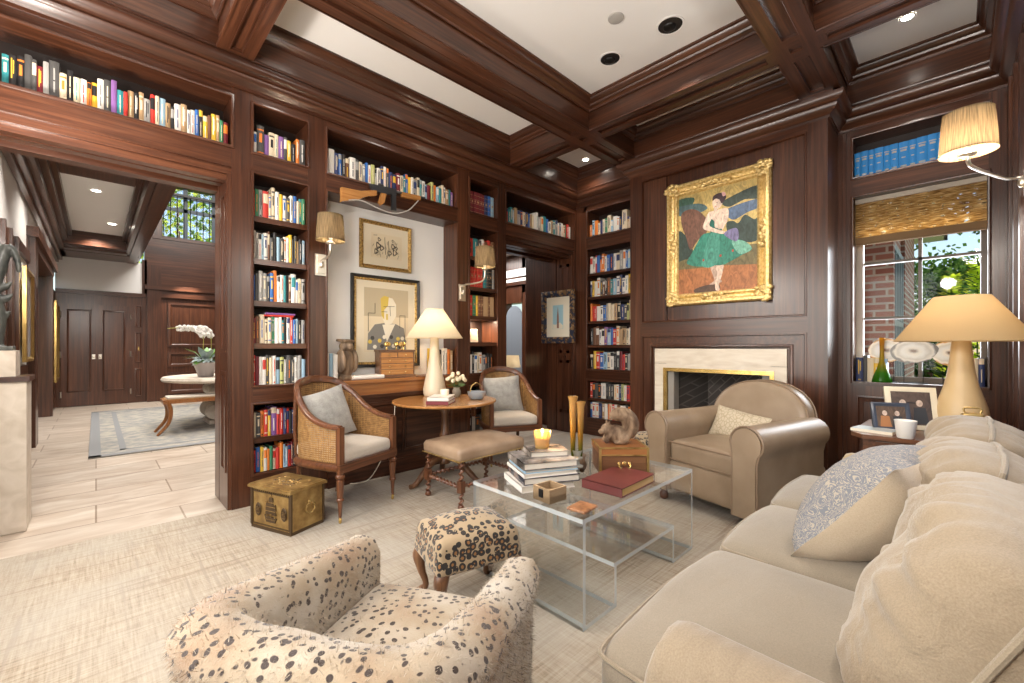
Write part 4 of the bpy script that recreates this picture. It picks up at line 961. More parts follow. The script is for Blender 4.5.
PA = [('yel', [(0, 0), (1, 0), (1, 1), (0, 1)]), ('grn', [(0, .953), (.223, .945), (.178, .862), (0, .824)]), ('dgn', [(.668, .866), (.994, .918), (.994, .803), (.846, .816), (.668, .78), (.579, .827)]), ('tea', [(0, .882), (.282, .878), (.401, .812), (.252, .78), (.074, .787), (0, .812)]),
 ('blu', [(.668, .769), (.816, .789), (.994, .793), (.994, .72), (.875, .695), (.727, .652), (.653, .684), (.55, .74)]), ('och', [(.3, .7), (.5, .8), (.6, .62), (.45, .5), (.35, .5)]), ('dgn', [(.632, .633), (.712, .643), (.772, .614), (.846, .678), (.95, .621), (.994, .626), (.994, .438), (.816, .437), (.668, .5)]),
 ('dgn', [(0, .624), (.104, .596), (.208, .444), (.178, .356), (0, .282)]), ('olv', [(0, .329), (.282, .367), (.994, .40), (.994, .213), (.579, .24), (0, .247)]), ('roc', [(.059, .813), (.178, .839), (.297, .796), (.401, .689), (.386, .579), (.282, .526), (.178, .44), (.119, .571), (.059, .696)]),
 ('org', [(0, .259), (.282, .249), (.579, .247), (1, .219), (1, 0), (0, 0)]), ('shd', [(.223, .042), (.371, .076), (.534, .075), (.534, .02), (.282, .004)]), ('skd', [(.43, .261), (.496, .255), (.534, .141), (.579, .098), (.49, .078), (.424, .083), (.484, .112), (.466, .169)]), ('skn', [(.504, .258), (.596, .258), (.579, .159), (.543, .074), (.549, .02), (.507, .02), (.496, .078), (.519, .175)]),
 ('skn', [(.409, .759), (.466, .772), (.549, .777), (.638, .773), (.662, .726), (.632, .655), (.579, .575), (.466, .573), (.43, .64)]), ('bod', [(.424, .697), (.484, .676), (.496, .613), (.579, .586), (.573, .532), (.445, .56)]), ('skt', [(.356, .572), (.579, .553), (.697, .484), (.831, .446), (.929, .362), (.816, .32), (.668, .271), (.579, .251), (.43, .261), (.282, .265), (.128, .311), (.193, .4), (.267, .494)]),
 ('sk3', [(.43, .551), (.549, .535), (.519, .274), (.326, .276)]), ('sk2', [(.697, .462), (.846, .438), (.923, .362), (.786, .33)]), ('skn', [(.409, .759), (.365, .694), (.341, .635), (.386, .602), (.579, .542), (.614, .559), (.43, .635), (.454, .714)]), ('skn', [(.662, .726), (.632, .633), (.549, .59), (.496, .653), (.484, .798), (.519, .803), (.543, .668), (.593, .693)]),
 ('fan', [(.602, .539), (.742, .575), (.78, .506), (.742, .45)]), ('skn', [(.466, .868), (.504, .89), (.573, .871), (.585, .826), (.549, .788), (.496, .785), (.469, .816)]), ('hai', [(.466, .868), (.475, .911), (.534, .929), (.608, .916), (.632, .872), (.579, .827), (.549, .865), (.504, .883)]), ('pnk', [(.579, .93), (.614, .923), (.626, .895), (.591, .892)]),
 ('red', [(.55, .33), (.575, .33), (.575, .35), (.55, .35)]), ('red', [(.34, .31), (.36, .31), (.36, .33), (.34, .33)]), ('red', [(.70, .36), (.72, .36), (.72, .38), (.70, .38)]), ('hai', [(.515, .842), (.525, .842), (.525, .847), (.515, .847)]), ('red', [(.497, .81), (.512, .807), (.512, .813), (.497, .816)])]
t = thing('framed_painting', 'gilt-framed oil painting of a dancer in a green tutu over the fireplace', 'painting', (XF + .02, 1.675, 2.285), -90)
fr = gilt_frame(t, 1.0, 1.28, .125, .07, GOLD)
b = B(); w, h = .78, 1.06
for k, (c, pts) in enumerate(PA):
    if k and c not in ('org', 'red'): pts = [(min(1, max(0, p.x)), min(1, max(0, p.y))) for p in cat([(u, v_, 0) for u, v_ in pts], 4, True)]
    b.poly([((u - .5) * w, -.018 - .0002 * k, (v_ - .5) * h) for u, v_ in pts], PK.index(c))
b.build('canvas', [PC[k] for k in PK], t, 0)
# two prints in the recess
INK = plain('print_ink', (.06, .055, .05), .7); SEP = plain('print_paper', (.72, .62, .44), .8); PYEL = plain('print_yellow', (.68, .50, .10), .7); PGR = plain('print_grey', (.22, .21, .19), .7); PWH = plain('print_white', (.80, .74, .60), .8); PSH = plain('print_shade', (.52, .44, .30), .8)
DKG = gold('dark_gilt', (.10, .055, .02), (.62, .40, .13), .4, 70, .8, .6)
t = thing('framed_print', 'small gilt-framed ink sketch of figures, hung high in the white recess', 'picture', (2.095, 3.99, 2.215), 0, None)
gilt_frame(t, .56, .47, .04, .03, DKG, ornate=False)
b = B(); b.box(-.25, .25, -.012, 0, -.205, .205); b.build('mat_board', CREAM, t)
b = B(); b.box(-.16, .17, -.014, -.012, -.12, .12, 0); rn = random.Random(9)
def scrib(b, cx, cz, r, n, m=1, y=-.015):
    pts = [(cx + r * rn.uniform(.5, 1) * cos(a * 2.1), y, cz + r * rn.uniform(.6, 1.2) * sin(a * 2.1)) for a in range(n)]
    b.tube(cat(pts, 3), .0016, 4, m)
for cx, cz, r, n in ((-.08, .06, .022, 12), (-.09, .0, .035, 22), (-.05, -.02, .03, 16), (-.11, -.06, .03, 16), (.07, .065, .018, 12), (.07, .01, .03, 24), (.09, -.05, .035, 20), (.03, -.06, .03, 14), (.11, .0, .02, 12)): scrib(b, cx, cz, r, n)
for k in range(30): u, w_ = rn.uniform(-.14, .14), rn.uniform(-.1, .06); b.tube([(u, -.015, w_), (u + rn.uniform(-.012, .012), -.015, w_ - rn.uniform(.015, .04))], .0016, 4, 1)
b.tube([(-.02, -.015, .09), (-.01, -.015, -.08)], .0025, 4, 1); b.tube([(.02, -.015, .06), (.03, -.015, -.1)], .0025, 4, 1); b.tube([(-.14, -.015, .095), (-.10, -.015, .1)], .002, 4, 1)
b.build('sketch', [SEP, INK], t)
t = thing('framed_print', 'large black-framed print of a seated figure, in the white recess behind the small chest', 'picture', (2.10, 3.99, 1.462), 0, None)
b = B(); frame_rect(b, -.37, .37, -.45, .45, [(0, 0), (0, .03), (.012, .034), (.03, .022), (.032, 0)], 0); b.build('frame', BLACK, t)
b = B(); frame_rect(b, -.34, .34, -.42, .42, [(0, 0), (0, .024), (.012, .026), (.022, .014), (.024, 0)], 0); b.build('gilt_slip', DKG, t)
b = B(); b.box(-.32, .32, -.012, 0, -.40, .40); b.build('mat_board', CREAM, t)
b = B(); y = [-.0125]
def pp(pts, m): y[0] -= .0003; b.poly([(x, y[0], z) for x, z in pts], m)
pp([(-.24, -.30), (.24, -.30), (.24, .33), (-.24, .33)], 0); pp([(-.24, .05), (.24, .05), (.24, .33), (-.24, .33)], 5)
pp([(-.21, -.28), (-.20, -.12), (-.13, -.03), (-.02, -.01), (.10, -.02), (.19, -.06), (.22, -.28)], 2); pp([(-.05, -.03), (.0, -.20), (.09, -.02)], 3)
pp([(-.06, .22), (-.02, .25), (.06, .24), (.10, .18), (.10, .06), (.05, -.02), (-.02, -.03), (-.06, .06)], 3); pp([(-.07, .23), (-.03, .26), (.02, .25), (.01, .16), (-.03, .12), (-.03, .02), (-.06, .06)], 4)
pp([(-.01, .08), (.01, .08), (.01, .02), (-.01, .02)], 4)
for k in range(16): pp([(q[0], q[1]) for q in [(lambda a, c, r: (a + r * cos(j * 1.05), c + r * sin(j * 1.05)))(-.18 + .025 * k, -.20 + .05 * sin(k * 2.3), .022) for j in range(6)]], (4, 1, 3, 2)[k % 4])
for q in (((-.2, .08), (-.2, -.1)), ((-.2, .08), (-.13, .08)), ((-.13, .08), (-.13, .18)), ((.14, .07), (.14, -.06)), ((.14, .07), (.2, .07)), ((.2, .07), (.2, -.2)), ((-.04, .15), (.08, .16)), ((-.06, .1), (.0, .1)), ((.03, .16), (.035, .06))): b.tube([(q[0][0], -.019, q[0][1]), (q[1][0], -.019, q[1][1])], .002, 4, 1)
b.build('print', [SEP, INK, PGR, PWH, PYEL, PSH], t)
# mosaic frame on the doorway jamb
t = thing('framed_picture', 'tall steeple picture in a mosaic frame, hung inside the far doorway', 'picture', (4.765, 3.97, 1.635), -90, None)
m, nt, bs = newmat('mosaic_frame'); v = N(nt, 'TexVoronoi', {'Vector': coords(nt), 'Scale': 34}); v.distance = 'CHEBYCHEV'
nt.links.new(ramp(nt, N(nt, 'SeparateXYZ', {0: v.outputs['Color']}).outputs[0], [(0, (.02, .03, .06)), (.45, (.07, .045, .03)), (.6, (.20, .115, .05)), (.85, (.30, .20, .11))], 'CONSTANT'), bs.inputs['Base Color']); bs.inputs['Roughness'].default_value = .35; MOS = m
b = B(); frame_rect(b, -.30, .30, -.375, .375, [(0, 0), (0, .03), (.01, .035), (.075, .025), (.09, .012), (.09, 0)], 0); b.build('frame', MOS, t)
b = B(); b.box(-.215, .215, -.008, 0, -.29, .29); b.build('mat_board', PWH, t)
PSK = plain('print_sky', (.36, .58, .66), .7); PTW = plain('print_tower', (.30, .16, .12), .7)
b = B(); b.box(-.095, .095, -.0095, -.008, -.17, .17, 0); b.poly([(-.02, -.0105, -.16), (.02, -.0105, -.16), (.018, -.0105, 0), (.0, -.0105, .15), (-.018, -.0105, 0)], 1); b.poly([(-.09, -.0102, -.168), (.09, -.0102, -.168), (.09, -.0102, -.12), (.04, -.0102, -.08), (-.05, -.0102, -.11), (-.09, -.0102, -.10)], 2)
b.build('print', [PSK, PTW, PWH], t)
# wall sconces
def sconce(label, loc, rz, arm_pts, sh):
    t = thing('wall_sconce', label, 'sconce', loc, rz, 'swing-arm wall sconces with pleated shades')
    b = B(); b.prism([(-.045, -.012, -.09), (.045, -.012, -.09), (.045, -.012, .09), (-.045, -.012, .09)], (0, .012, 0), 0); b.prism([(-.03, -.024, -.07), (.03, -.024, -.07), (.03, -.024, .07), (-.03, -.024, .07)], (0, .012, 0), 0); b.ell((0, -.03, .0), (.02, .02, .03)); b.build('backplate', NICKEL, t)
    b = B(); b.tube(cat(arm_pts, 8), .009, 10); b.ell(arm_pts[-1], (.035, .035, .012)); b.build('arm', NICKEL, t)
    x, y, z = sh
    b = B(); b.lathe([(.014, 0), (.014, .07)], (x, y, z - .02), 10); b.build('candle_tube', PWH, t)
    b = B(); b.lathe([(.012, 0), (.024, .02), (.026, .04), (.014, .07), (.004, .08)], (x, y, z + .045), 12); b.build('bulb', BULB, t)
    b = B(); prof = [(.108, 0), (.104, .08), (.098, .17), (.094, .20)]; b.lathe(prof, (0, 0, 0), 48, 0, False); b.lathe([(.1095, -.003), (.1095, .006)], (0, 0, 0), 48, 0, False); b.lathe([(.0955, .195), (.0955, .204)], (0, 0, 0), 48, 0, False)
    s_ = b.build('lamp_shade', SHADEP, t, 0, (x, y, z)); return t
ARM = [(0, -.03, .02), (-.005, -.06, .035), (-.01, -.14, .035), (-.012, -.21, .045), (-.013, -.25, .08), (-.014, -.255, .14)]
sconce('wall sconce with pleated tan shade on the post beside the tall bookcase', (1.365, Y0, 1.905), 0, ARM, (-.014, -.255, .16))
sconce('wall sconce with pleated tan shade in front of the narrow bookcase', (2.86, Y0, 1.80), 0, [(0, -.03, .06), (.0, -.07, .08), (.03, -.18, .085), (.05, -.28, .10), (.055, -.32, .14), (.055, -.325, .22)], (.055, -.325, .245))
sconce('large near wall sconce with pleated shade on a long arm by the window', (3.78, YR, 2.15), 180, [(0, -.03, .03), (.03, -.09, .03), (.25, -.16, .015), (.48, -.225, .0), (.56, -.247, .01), (.575, -.25, .05)], (.575, -.25, .06))
# table lamps
def lamp(label, loc, body, mat, r0, r1, z0, z1, smat, grp):
    t = thing('table_lamp', label, 'lamp', loc, 0, grp)
    b = B(); b.lathe(body, (0, 0, 0), 40); b.build('base', mat, t, 50)
    b = B(); b.lathe([(r0, z0), (r1, z1)], (0, 0, 0), 64, 0, False); b.tube([(r0 * cos(2 * pi * k / 48), r0 * sin(2 * pi * k / 48), z0) for k in range(48)], .003, 6, 0, True); b.build('lamp_shade', smat, t, 0)
    zt = body[-1][1]; zm = max(zt, z0)
    b = B(); b.tube([(0, 0, zt), (0, 0, z1)], .006, 8); b.tube([(-r1, 0, z1 - .01), (r1, 0, z1 - .01)], .002, 6); b.tube([(0, -r1, z1 - .01), (0, r1, z1 - .01)], .002, 6); b.build('stem', BRASS, t)
    b = B(); b.ell((.035, 0, zm + .06), (.028, .028, .04)); b.build('bulb', BULB, t)
lamp('big tan cone lamp with sand-coloured bottle base on the end table by the window', (3.76, -.02, .70), [(.09, 0), (.10, .01), (.116, .06), (.119, .10), (.113, .15), (.096, .21), (.076, .28), (.061, .36), (.051, .45), (.045, .53), (.042, .56)], SAND, .307, .125, .55, .82, SHADET, None)
lamp('cream cone lamp with pale bottle base on the round table', (2.40, 3.58, .734), [(.10, 0), (.108, .02), (.11, .06), (.10, .12), (.085, .19), (.066, .28), (.052, .38), (.045, .48), (.042, .57)], CERAM, .275, .085, .565, .85, SHADE, None)
# recess counter things
b = B(); b.ell((0, 0, .155), (.085, .075, .145), 0, 16, 10); b.ell((0, -.01, .30), (.065, .062, .055), 0, 16, 8); b.prism([(-.062, -.055, .335), (.062, -.055, .335), (.066, .05, .345), (-.066, .05, .345)], (0, 0, .025), 0); b.ell((0, -.065, .295), (.03, .02, .03)); b.box(-.07, .07, -.06, .06, 0, .03); b.ell((-.07, -.02, .17), (.03, .06, .11)); b.ell((.07, -.02, .17), (.03, .06, .11))
o = b.build('carved_figurine', CARVE, None, 0, (1.625, 3.85, .915), (0, 0, R(20))); md = o.modifiers.new('r', 'REMESH'); md.mode = 'VOXEL'; md.voxel_size = .007; md.use_smooth_shade = True
tag(o, 'carved brown owl-like figurine standing on the recess counter', 'figurine')
for k, (c, nm) in enumerate((('w', 'white'), ('l', 'pale blue'), ('w', 'thick white'))):
    bb, mats = make_book(.03 + .008 * (k == 2), .25 - .01 * k, .16, c, 700 + k, 5); o = bb.build('book', mats, None, 30, (1.43 + .034 * k, 3.80, .915)); tag(o, nm + ' book standing at the left end of the recess counter', 'book', 'books on the recess counter')
for k, (c, nm) in enumerate((('y', 'yellow'), ('k', 'black'), ('w', 'white'), ('w', 'second white'), ('o', 'orange'), ('a', 'tan'))):
    bb, mats = make_book(.034, .28 - .012 * (k % 3), .17, c, 720 + k, 2); o = bb.build('book', mats, None, 30, (2.56 + .037 * k, 3.79, .915)); tag(o, nm + ' tall book behind the cream lamp at the right end of the recess counter', 'book', 'books on the recess counter')
bb, mats = make_book(.035, .3, .2, 'w', 740, 5); bb.bm.transform(Matrix.Rotation(R(90), 4, 'Y')); o = bb.build('book', mats, None, 30, (1.66, 3.76, .951)); tag(o, 'white book lying flat beside the carved figurine', 'book', 'books on the recess counter')
t = thing('miniature_chest', 'miniature wooden chest of drawers on the recess counter under the large print', 'chest of drawers', (2.12, 3.86, .915), -12)
b = B(True); b.box(-.17, .17, -.09, .09, .02, .25); b.box(-.18, .18, -.1, .1, 0, .025); b.box(-.18, .18, -.1, .1, .25, .268); b.build('case', OLD, t)
for k, (x0, x1) in enumerate(((-.155, .155),) * 3 + ((-.155, -.005), (.005, .155))):
    z = .03 + .055 * min(k, 3); b = B(True); b.box(x0, x1, -.098, -.09, z, z + .048); d = b.build('drawer', FRUIT, t)
    for q in ((.25, .75) if k < 3 else (.5,)): b = B(); b.ell((x0 + (x1 - x0) * q, -.102, z + .024), (.008, .007, .006), 0, 8, 5); b.build('knob', BRASS, d)
for k, (x, y, s) in enumerate(((-.1, -.02, 1.), (-.06, .03, .8), (.02, .0, 1.1), (.06, -.02, .9), (.11, .02, 1.))):
    b = B(); b.lathe([(.012 * s, 0), (.005, .008), (.004, .03), (.02 * s, .04), (.024 * s, .058), (.016 * s, .075), (.003, .08)], (0, 0, 0), 12); o = b.build('small_ornament', DKG if k % 2 else BRASSL, None, 40, (2.12 + x, 3.86 + y, 1.183)); tag(o, 'small gilt ornament on top of the miniature chest of drawers', 'ornament', 'ornaments on the miniature chest')
b = B(); b.box(-.06, .06, -.02, .0, 0, .15, 0); b.box(-.045, .045, -.022, -.02, .02, .13, 1); o = b.build('small_picture', [PWH, SEP], None, 40, (3.12, 3.87, 1.263), (R(-8), 0, 0)); tag(o, 'small cream picture card in the lit cubby of the narrow bookcase', 'picture')
# wooden stock gun lying along the shelf edge over the recess
t = thing('display_rifle', 'old gun with honey wooden stock mounted over the white recess', 'gun', (1.9, 3.675, 2.62), 0)
b = B(); b.prism([(-.39, -.02, -.16), (-.39, -.02, -.04), (-.22, -.02, -.03), (-.12, -.02, .0), (-.07, -.02, .01), (-.07, -.02, -.035), (-.15, -.02, -.06), (-.26, -.02, -.12)], (0, .04, 0)); b.build('stock', FRUIT[0], t, 30)
b = B(); b.prism([(-.13, -.017, .06), (.13, -.017, .075), (.13, -.017, .02), (.02, -.017, .005), (-.10, -.017, .0)], (0, .034, 0)); b.tube([(.13, 0, .055), (.45, 0, .07)], .011, 10); b.tube([(.33, 0, .09), (.33, 0, .06)], .006, 6); b.ell((-.02, 0, .08), (.03, .012, .012)); b.build('receiver', STEEL, t, 30)
b = B(); b.prism([(-.02, -.014, .01), (.03, -.014, .01), (.01, -.014, -.08), (-.025, -.014, -.11), (-.045, -.014, -.09)], (0, .028, 0)); b.build('grip', FRUIT[2], t, 30)
b = B(); b.prism([(.085, -.016, .03), (.125, -.016, .03), (.13, -.016, -.13), (.09, -.016, -.13)], (0, .032, 0)); b.build('magazine', STEEL, t, 30)
b = B(); b.prism([(.19, -.02, .062), (.39, -.02, .072), (.39, -.02, .03), (.19, -.02, .018)], (0, .04, 0)); b.build('fore_grip', FRUIT[0], t, 30)
b = B(); b.tube(cat([(-.33, -.025, -.14), (-.22, -.03, -.12), (-.05, -.03, -.155), (.1, -.035, -.165), (.25, -.03, -.10), (.36, -.025, .02)], 6), .006, 6); b.build('sling', plain('grey_strap', (.35, .33, .3), .8), t)
b = B(); b.tube([(-.1, .0, .03), (-.1, .068, .05)], .006, 6); b.tube([(.3, .0, .05), (.3, .068, .06)], .006, 6); b.build('mount', DARKM, t)
# round table things
def flat_book(label, loc, rz, w, d, h, cm, grp=None, pm=PAPER, extra=None):
    t = thing('book', label, 'book', loc, rz, grp); b = B(); e = .004
    b.box(-w / 2, w / 2, -d / 2, d / 2, 0, e); b.box(-w / 2, w / 2, -d / 2, d / 2, h - e, h); b.tube([(-w / 2 + .004, -d / 2, h / 2), (-w / 2 + .004, d / 2, h / 2)], h / 2, 12, flat=1.0) if False else b.box(-w / 2, -w / 2 + e, -d / 2, d / 2, 0, h)
    b.build('cover', cm, t); b = B(); b.box(-w / 2 + e, w / 2 - .005, -d / 2 + .005, d / 2 - .005, e, h - e); b.build('pages', pm, t)
    if extra: b = B(); extra(b, w, d, h); b.build('cover_print', extra.m, t)
    return t
def art(m):
    def f(b, w, d, h): b.box(-w * .42, w * .42, -d * .42, d * .42, h, h + .0006)
    f.m = m; return f
flat_book('maroon-spined book under the white box on the round table', (2.12, 3.06, .734), 40, .26, .19, .03, BM['m'], 'books on the round table')
flat_book('thick white book on top of the maroon book on the round table', (2.12, 3.06, .764), 42, .25, .18, .03, BM['w'], 'books on the round table')
b = B(); b.lathe([(.03, 0), (.036, .008), (.038, .045), (.034, .05), (.03, .04)], (0, 0, 0), 20); o = b.build('votive_cup', WAX, None, 50, (2.17, 3.08, .795)); tag(o, 'small cream votive cup on the white book of the round table', 'candle')
def glassbowl():
    b = B(); prof = [(.04, 0), (.06, .006), (.078, .04), (.085, .07), (.082, .07), (.074, .04), (.055, .01), (.0, .008)]; b.lathe(prof, (0, 0, 0), 24); return b
t = thing('glass_bowl', 'small cut-glass bowl at the right edge of the round table', 'bowl', (2.50, 3.05, .734), 0); b = glassbowl(); b.build('bowl', tinted('smoky_glass', [(0, (.45, .5, .55)), (1, (.8, .85, .9))], 12), t)
b = B(); b.tube(cat([(-.075, 0, .06), (-.06, 0, .12), (0, 0, .15), (.05, 0, .12)], 5), .005, 6); b.build('handle', BRASS, t)
t = thing('flower_vase', 'small vase of cream roses on the round table beside the lamp', 'flowers', (2.46, 3.30, .734), 0)
b = B(); b.lathe([(.025, 0), (.04, .02), (.042, .06), (.03, .085), (.034, .095)], (0, 0, 0), 16); b.build('vase', tinted('vase_glass', [(0, (.5, .45, .35)), (1, (.8, .75, .65))], 10), t)
rn = random.Random(2); PET = plain('cream_petals', (.82, .72, .52), .7); LEAF = plain('leaf_green', (.07, .14, .03), .5)
for k in range(15):
    a = k * 2.4; r_ = .02 + .075 * (k / 15) ** .6; c = (r_ * cos(a), r_ * sin(a), .15 + .05 * (1 - k / 15) + rn.uniform(-.015, .03)); b = B()
    for q in range(9): aa = q * 2.4; b.ell((c[0] + .011 * cos(aa) * (q / 9), c[1] + .011 * sin(aa) * (q / 9), c[2] - .004 * (q / 9)), (.013, .013, .017), 0, 8, 5)
    b.tube([(0, 0, .07), c], .002, 5, 1); b.build('rose', [PET, LEAF], t)
b = B()
for k in range(14): a = k * 1.3; b.poly([(.03 * cos(a), .03 * sin(a), .1), (.07 * cos(a + .25), .07 * sin(a + .25), .12), (.10 * cos(a), .10 * sin(a), .125), (.07 * cos(a - .25), .07 * sin(a - .25), .105)])
b.build('leaves', LEAF, t)
b = B(); b.tube(cat([(2.05, 3.72, .70), (2.02, 3.70, .5), (1.93, 3.66, .28), (1.75, 3.63, .04), (1.6, 3.70, .012)], 6), .004, 6); o = b.build('lamp_cord', PWH); tag(o, 'white lamp cord hanging below the round table to the floor', 'cord')
# acrylic table things
zt = .4792
m, nt, bs = newmat('photo_cover'); n = N(nt, 'TexNoise', {'Vector': coords(nt), 'Scale': 9, 'Detail': 5}).outputs[0]; nt.links.new(ramp(nt, n, [(.35, (.05, .045, .04)), (.55, (.26, .22, .19)), (.7, (.55, .5, .45))]), bs.inputs['Base Color']); bs.inputs['Roughness'].default_value = .25; PHO = m
m, nt, bs = newmat('dark_photo_cover'); n = N(nt, 'TexNoise', {'Vector': coords(nt), 'Scale': 16, 'Detail': 5}).outputs[0]; nt.links.new(ramp(nt, n, [(.4, (.02, .025, .04)), (.6, (.10, .085, .09)), (.72, (.3, .2, .15))]), bs.inputs['Base Color']); bs.inputs['Roughness'].default_value = .25; PHD = m
GB = 'books stacked on the acrylic table'; bx, by = 1.742, 1.567
flat_book('large white-edged book at the bottom of the acrylic table stack', (bx - .015, by + .012, zt), -24, .30, .27, .035, BM['w'], GB)
flat_book('dark-spined book second from the bottom of the acrylic table stack', (bx + .008, by, zt + .0352), -27, .31, .275, .036, PHD, GB)
flat_book('white book with red edge in the middle of the acrylic table stack', (bx, by + .005, zt + .0714), -25, .30, .27, .022, BM['w'], GB)
flat_book('pale green book in the middle of the acrylic table stack', (bx + .005, by, zt + .0936), -26, .295, .265, .018, BM['l'], GB)
flat_book('large grey photo book near the top of the acrylic table stack', (bx - .003, by, zt + .1118), -26, .30, .27, .036, PHO, GB, extra=art(PHO))
flat_book('small grey book on top of the acrylic table stack, under the lit candle', (bx + .04, by + .01, zt + .1488), -32, .21, .165, .03, PHO, GB)
t = thing('candle_holder', 'lit amber glass votive candle on top of the acrylic table book stack', 'candle', (bx + .03, by + .025, zt + .179), 0)
b = B(); n = 24; prof = [(.036, 0), (.040, .02), (.046, .095), (.042, .095), (.036, .02), (.0, .016)]
b.rings([[(r * (1 + .03 * (k % 2)) * cos(2 * pi * k / n), r * (1 + .03 * (k % 2)) * sin(2 * pi * k / n), z) for k in range(n)] for r, z in prof], 0, True, False); b.build('glass_cup', tinted('amber_glass', [(0, (.95, .62, .22)), (1, (.98, .82, .5))], 10), t)
b = B(); b.lathe([(.034, .018), (.036, .06), (.0, .058)], (0, 0, 0), 20); b.build('wax', WAX, t); b = B(); b.lathe([(.002, .06), (.008, .075), (.004, .095), (.0005, .105)], (0, 0, 0), 10); b.build('flame', FLAME, t)
m, nt, bs = newmat('woven_seagrass'); a = N(nt, 'TexWave', {'Vector': coords(nt), 'Scale': 60, 'Distortion': 4}); a.bands_direction = 'Z'; nt.links.new(ramp(nt, a.outputs[1], [(.2, (.20, .12, .055)), (.7, (.46, .32, .18))]), bs.inputs['Base Color']); bs.inputs['Roughness'].default_value = .8; bump(nt, bs, a.outputs[1], .6, .006); SEAG = m
t = thing('woven_box', 'open woven seagrass box on the acrylic table in front of the books', 'box', (1.582, 1.372, zt), -5)
b = B(); w, d, h, e = .057, .057, .066, .009
for q in ((-w, w, -d, -d + e), (-w, w, d - e, d), (-w, -w + e, -d + e, d - e), (w - e, w, -d + e, d - e)): b.box(*q, 0, h)
b.box(-w, w, -d, d, 0, .03); b.build('body', SEAG, t); b = B(); b.rbox((-.059, .0, .04), .008, .028, .04, .003); b.build('clasp', DARKM, t)
m = stone('burl_coaster', (.16, .06, .025), (.42, .2, .09), 40, .3)
b = B(); b.rbox((0, 0, .006), .115, .095, .012, .004); o = b.build('coaster', m, None, 40, (1.592, 1.185, zt), (0, 0, R(4))); tag(o, 'square burl-wood coaster near the front corner of the acrylic table', 'coaster')
flat_book('dark red leather-bound book with gilt edges lying on the acrylic table', (2.01, 1.255, zt), 2, .35, .235, .045, REDL, None, plain('gilt_pages', (.42, .26, .08), .4))
t = thing('drawer_box', 'wooden trinket box with drawer and brass corners on the acrylic table', 'box', (2.265, 1.415, zt), -44)
b = B(True); w, d, h = .137, .12, .155; b.box(-w, w, -d, d, 0, h - .04); b.build('case', OLD, t)
b = B(True); b.box(-w - .004, w + .004, -d - .004, d + .004, h - .038, h); b.build('lid', OAK, t)
b = B(); [b.box(sx * w - .007, sx * w + .007, -d - .006, -d + .01, 0, h + .001) for sx in (-1, 1)]; b.box(-w, w, -d - .005, -d, h - .046, h - .038); b.box(-w - .006, -w + .004, -d, d, h - .01, h + .002); b.box(w - .004, w + .006, -d, d, h - .01, h + .002); b.box(-w, w, -d - .006, -d + .006, h - .006, h + .002); b.build('brass_edge', BRASS, t)
b = B(True); b.box(-w + .012, w - .012, -d - .003, -d, .012, h - .055); dr = b.build('drawer', OLD, t); b = B(); b.tube(cat([(-.03, -d - .008, .065), (-.03, -d - .02, .05), (0, -d - .024, .038), (.03, -d - .02, .05), (.03, -d - .008, .065)], 4), .004, 6); b.ell((-.03, -d - .006, .066), (.01, .006, .01)); b.ell((.03, -d - .006, .066), (.01, .006, .01)); b.ell((0, -d - .005, .066), (.014, .004, .012)); b.build('bail_handle', BRASSL, dr)
# squirrel figurine, curled with its tail over its back
b = B(); b.ell((0, 0, .055), (.06, .048, .055), 0, 16, 10); b.ell((-.055, -.005, .085), (.038, .034, .036), 0, 14, 8); b.ell((-.09, -.012, .072), (.022, .018, .017), 0, 12, 6); b.ell((-.05, -.03, .122), (.009, .006, .018), 0, 8, 5); b.ell((-.05, .022, .122), (.009, .006, .018), 0, 8, 5)
b.tube(cat([(.045, 0, .04), (.085, .0, .075), (.088, 0, .125), (.055, 0, .165), (.005, 0, .172), (-.028, 0, .15)], 5), [.03, .034, .038, .042, .045, .047, .049, .05, .051, .052, .052, .052, .051, .05, .049, .048, .046, .044, .042, .04, .038, .034, .03, .026, .02, .012], 12)
for y in (-.035, .035): b.ell((.035, y, .03), (.038, .022, .034)); b.tube([(-.03, y * .7, .07), (-.06, y * .8, .03), (-.07, y * .8, .008)], [.018, .013, .012], 8); b.ell((.01, y * 1.1, .01), (.035, .015, .011))
o = b.build('squirrel_figurine', FURB, None, 0, (2.255, 1.43, zt + .156), (0, 0, R(-40))); md = o.modifiers.new('r', 'REMESH'); md.mode = 'VOXEL'; md.voxel_size = .005; md.use_smooth_shade = True
tag(o, 'brown squirrel figurine with curled tail on top of the wooden trinket box', 'figurine')
# tall flute vases in a glass candlestick
t = thing('flute_vase', 'pair of tall amber-green glass flutes in a clear glass stand on the acrylic table', 'vase', (1.965, 1.50, zt), 0)
FL = tinted('flute_glass', [(0, (.13, .16, .02)), (.35, (.14, .20, .02)), (.62, (.55, .29, .04)), (1, (.78, .52, .2))], 2.6)
for dx, dy, hh in ((-.016, .016, .455), (.014, -.014, .425)):
    b = B(); b.lathe([(.008, .10), (.012, .14), (.016, .25), (.022, hh - .03), (.03, hh), (.026, hh), (.018, hh - .04), (.012, .25), (.006, .14)], (dx, dy, 0), 20); b.build('flute', FL, t)
b = B(); b.lathe([(.05, 0), (.055, .006), (.03, .018), (.016, .03), (.014, .045), (.034, .055), (.036, .062), (.016, .07), (.014, .09), (.03, .10), (.034, .11), (.02, .118), (.024, .13), (.03, .15), (.026, .15), (.0, .12)], (0, 0, 0), 24); b.build('stand', tinted('stand_glass', [(0, (.62, .62, .55)), (1, (.85, .85, .8))], 8), t)
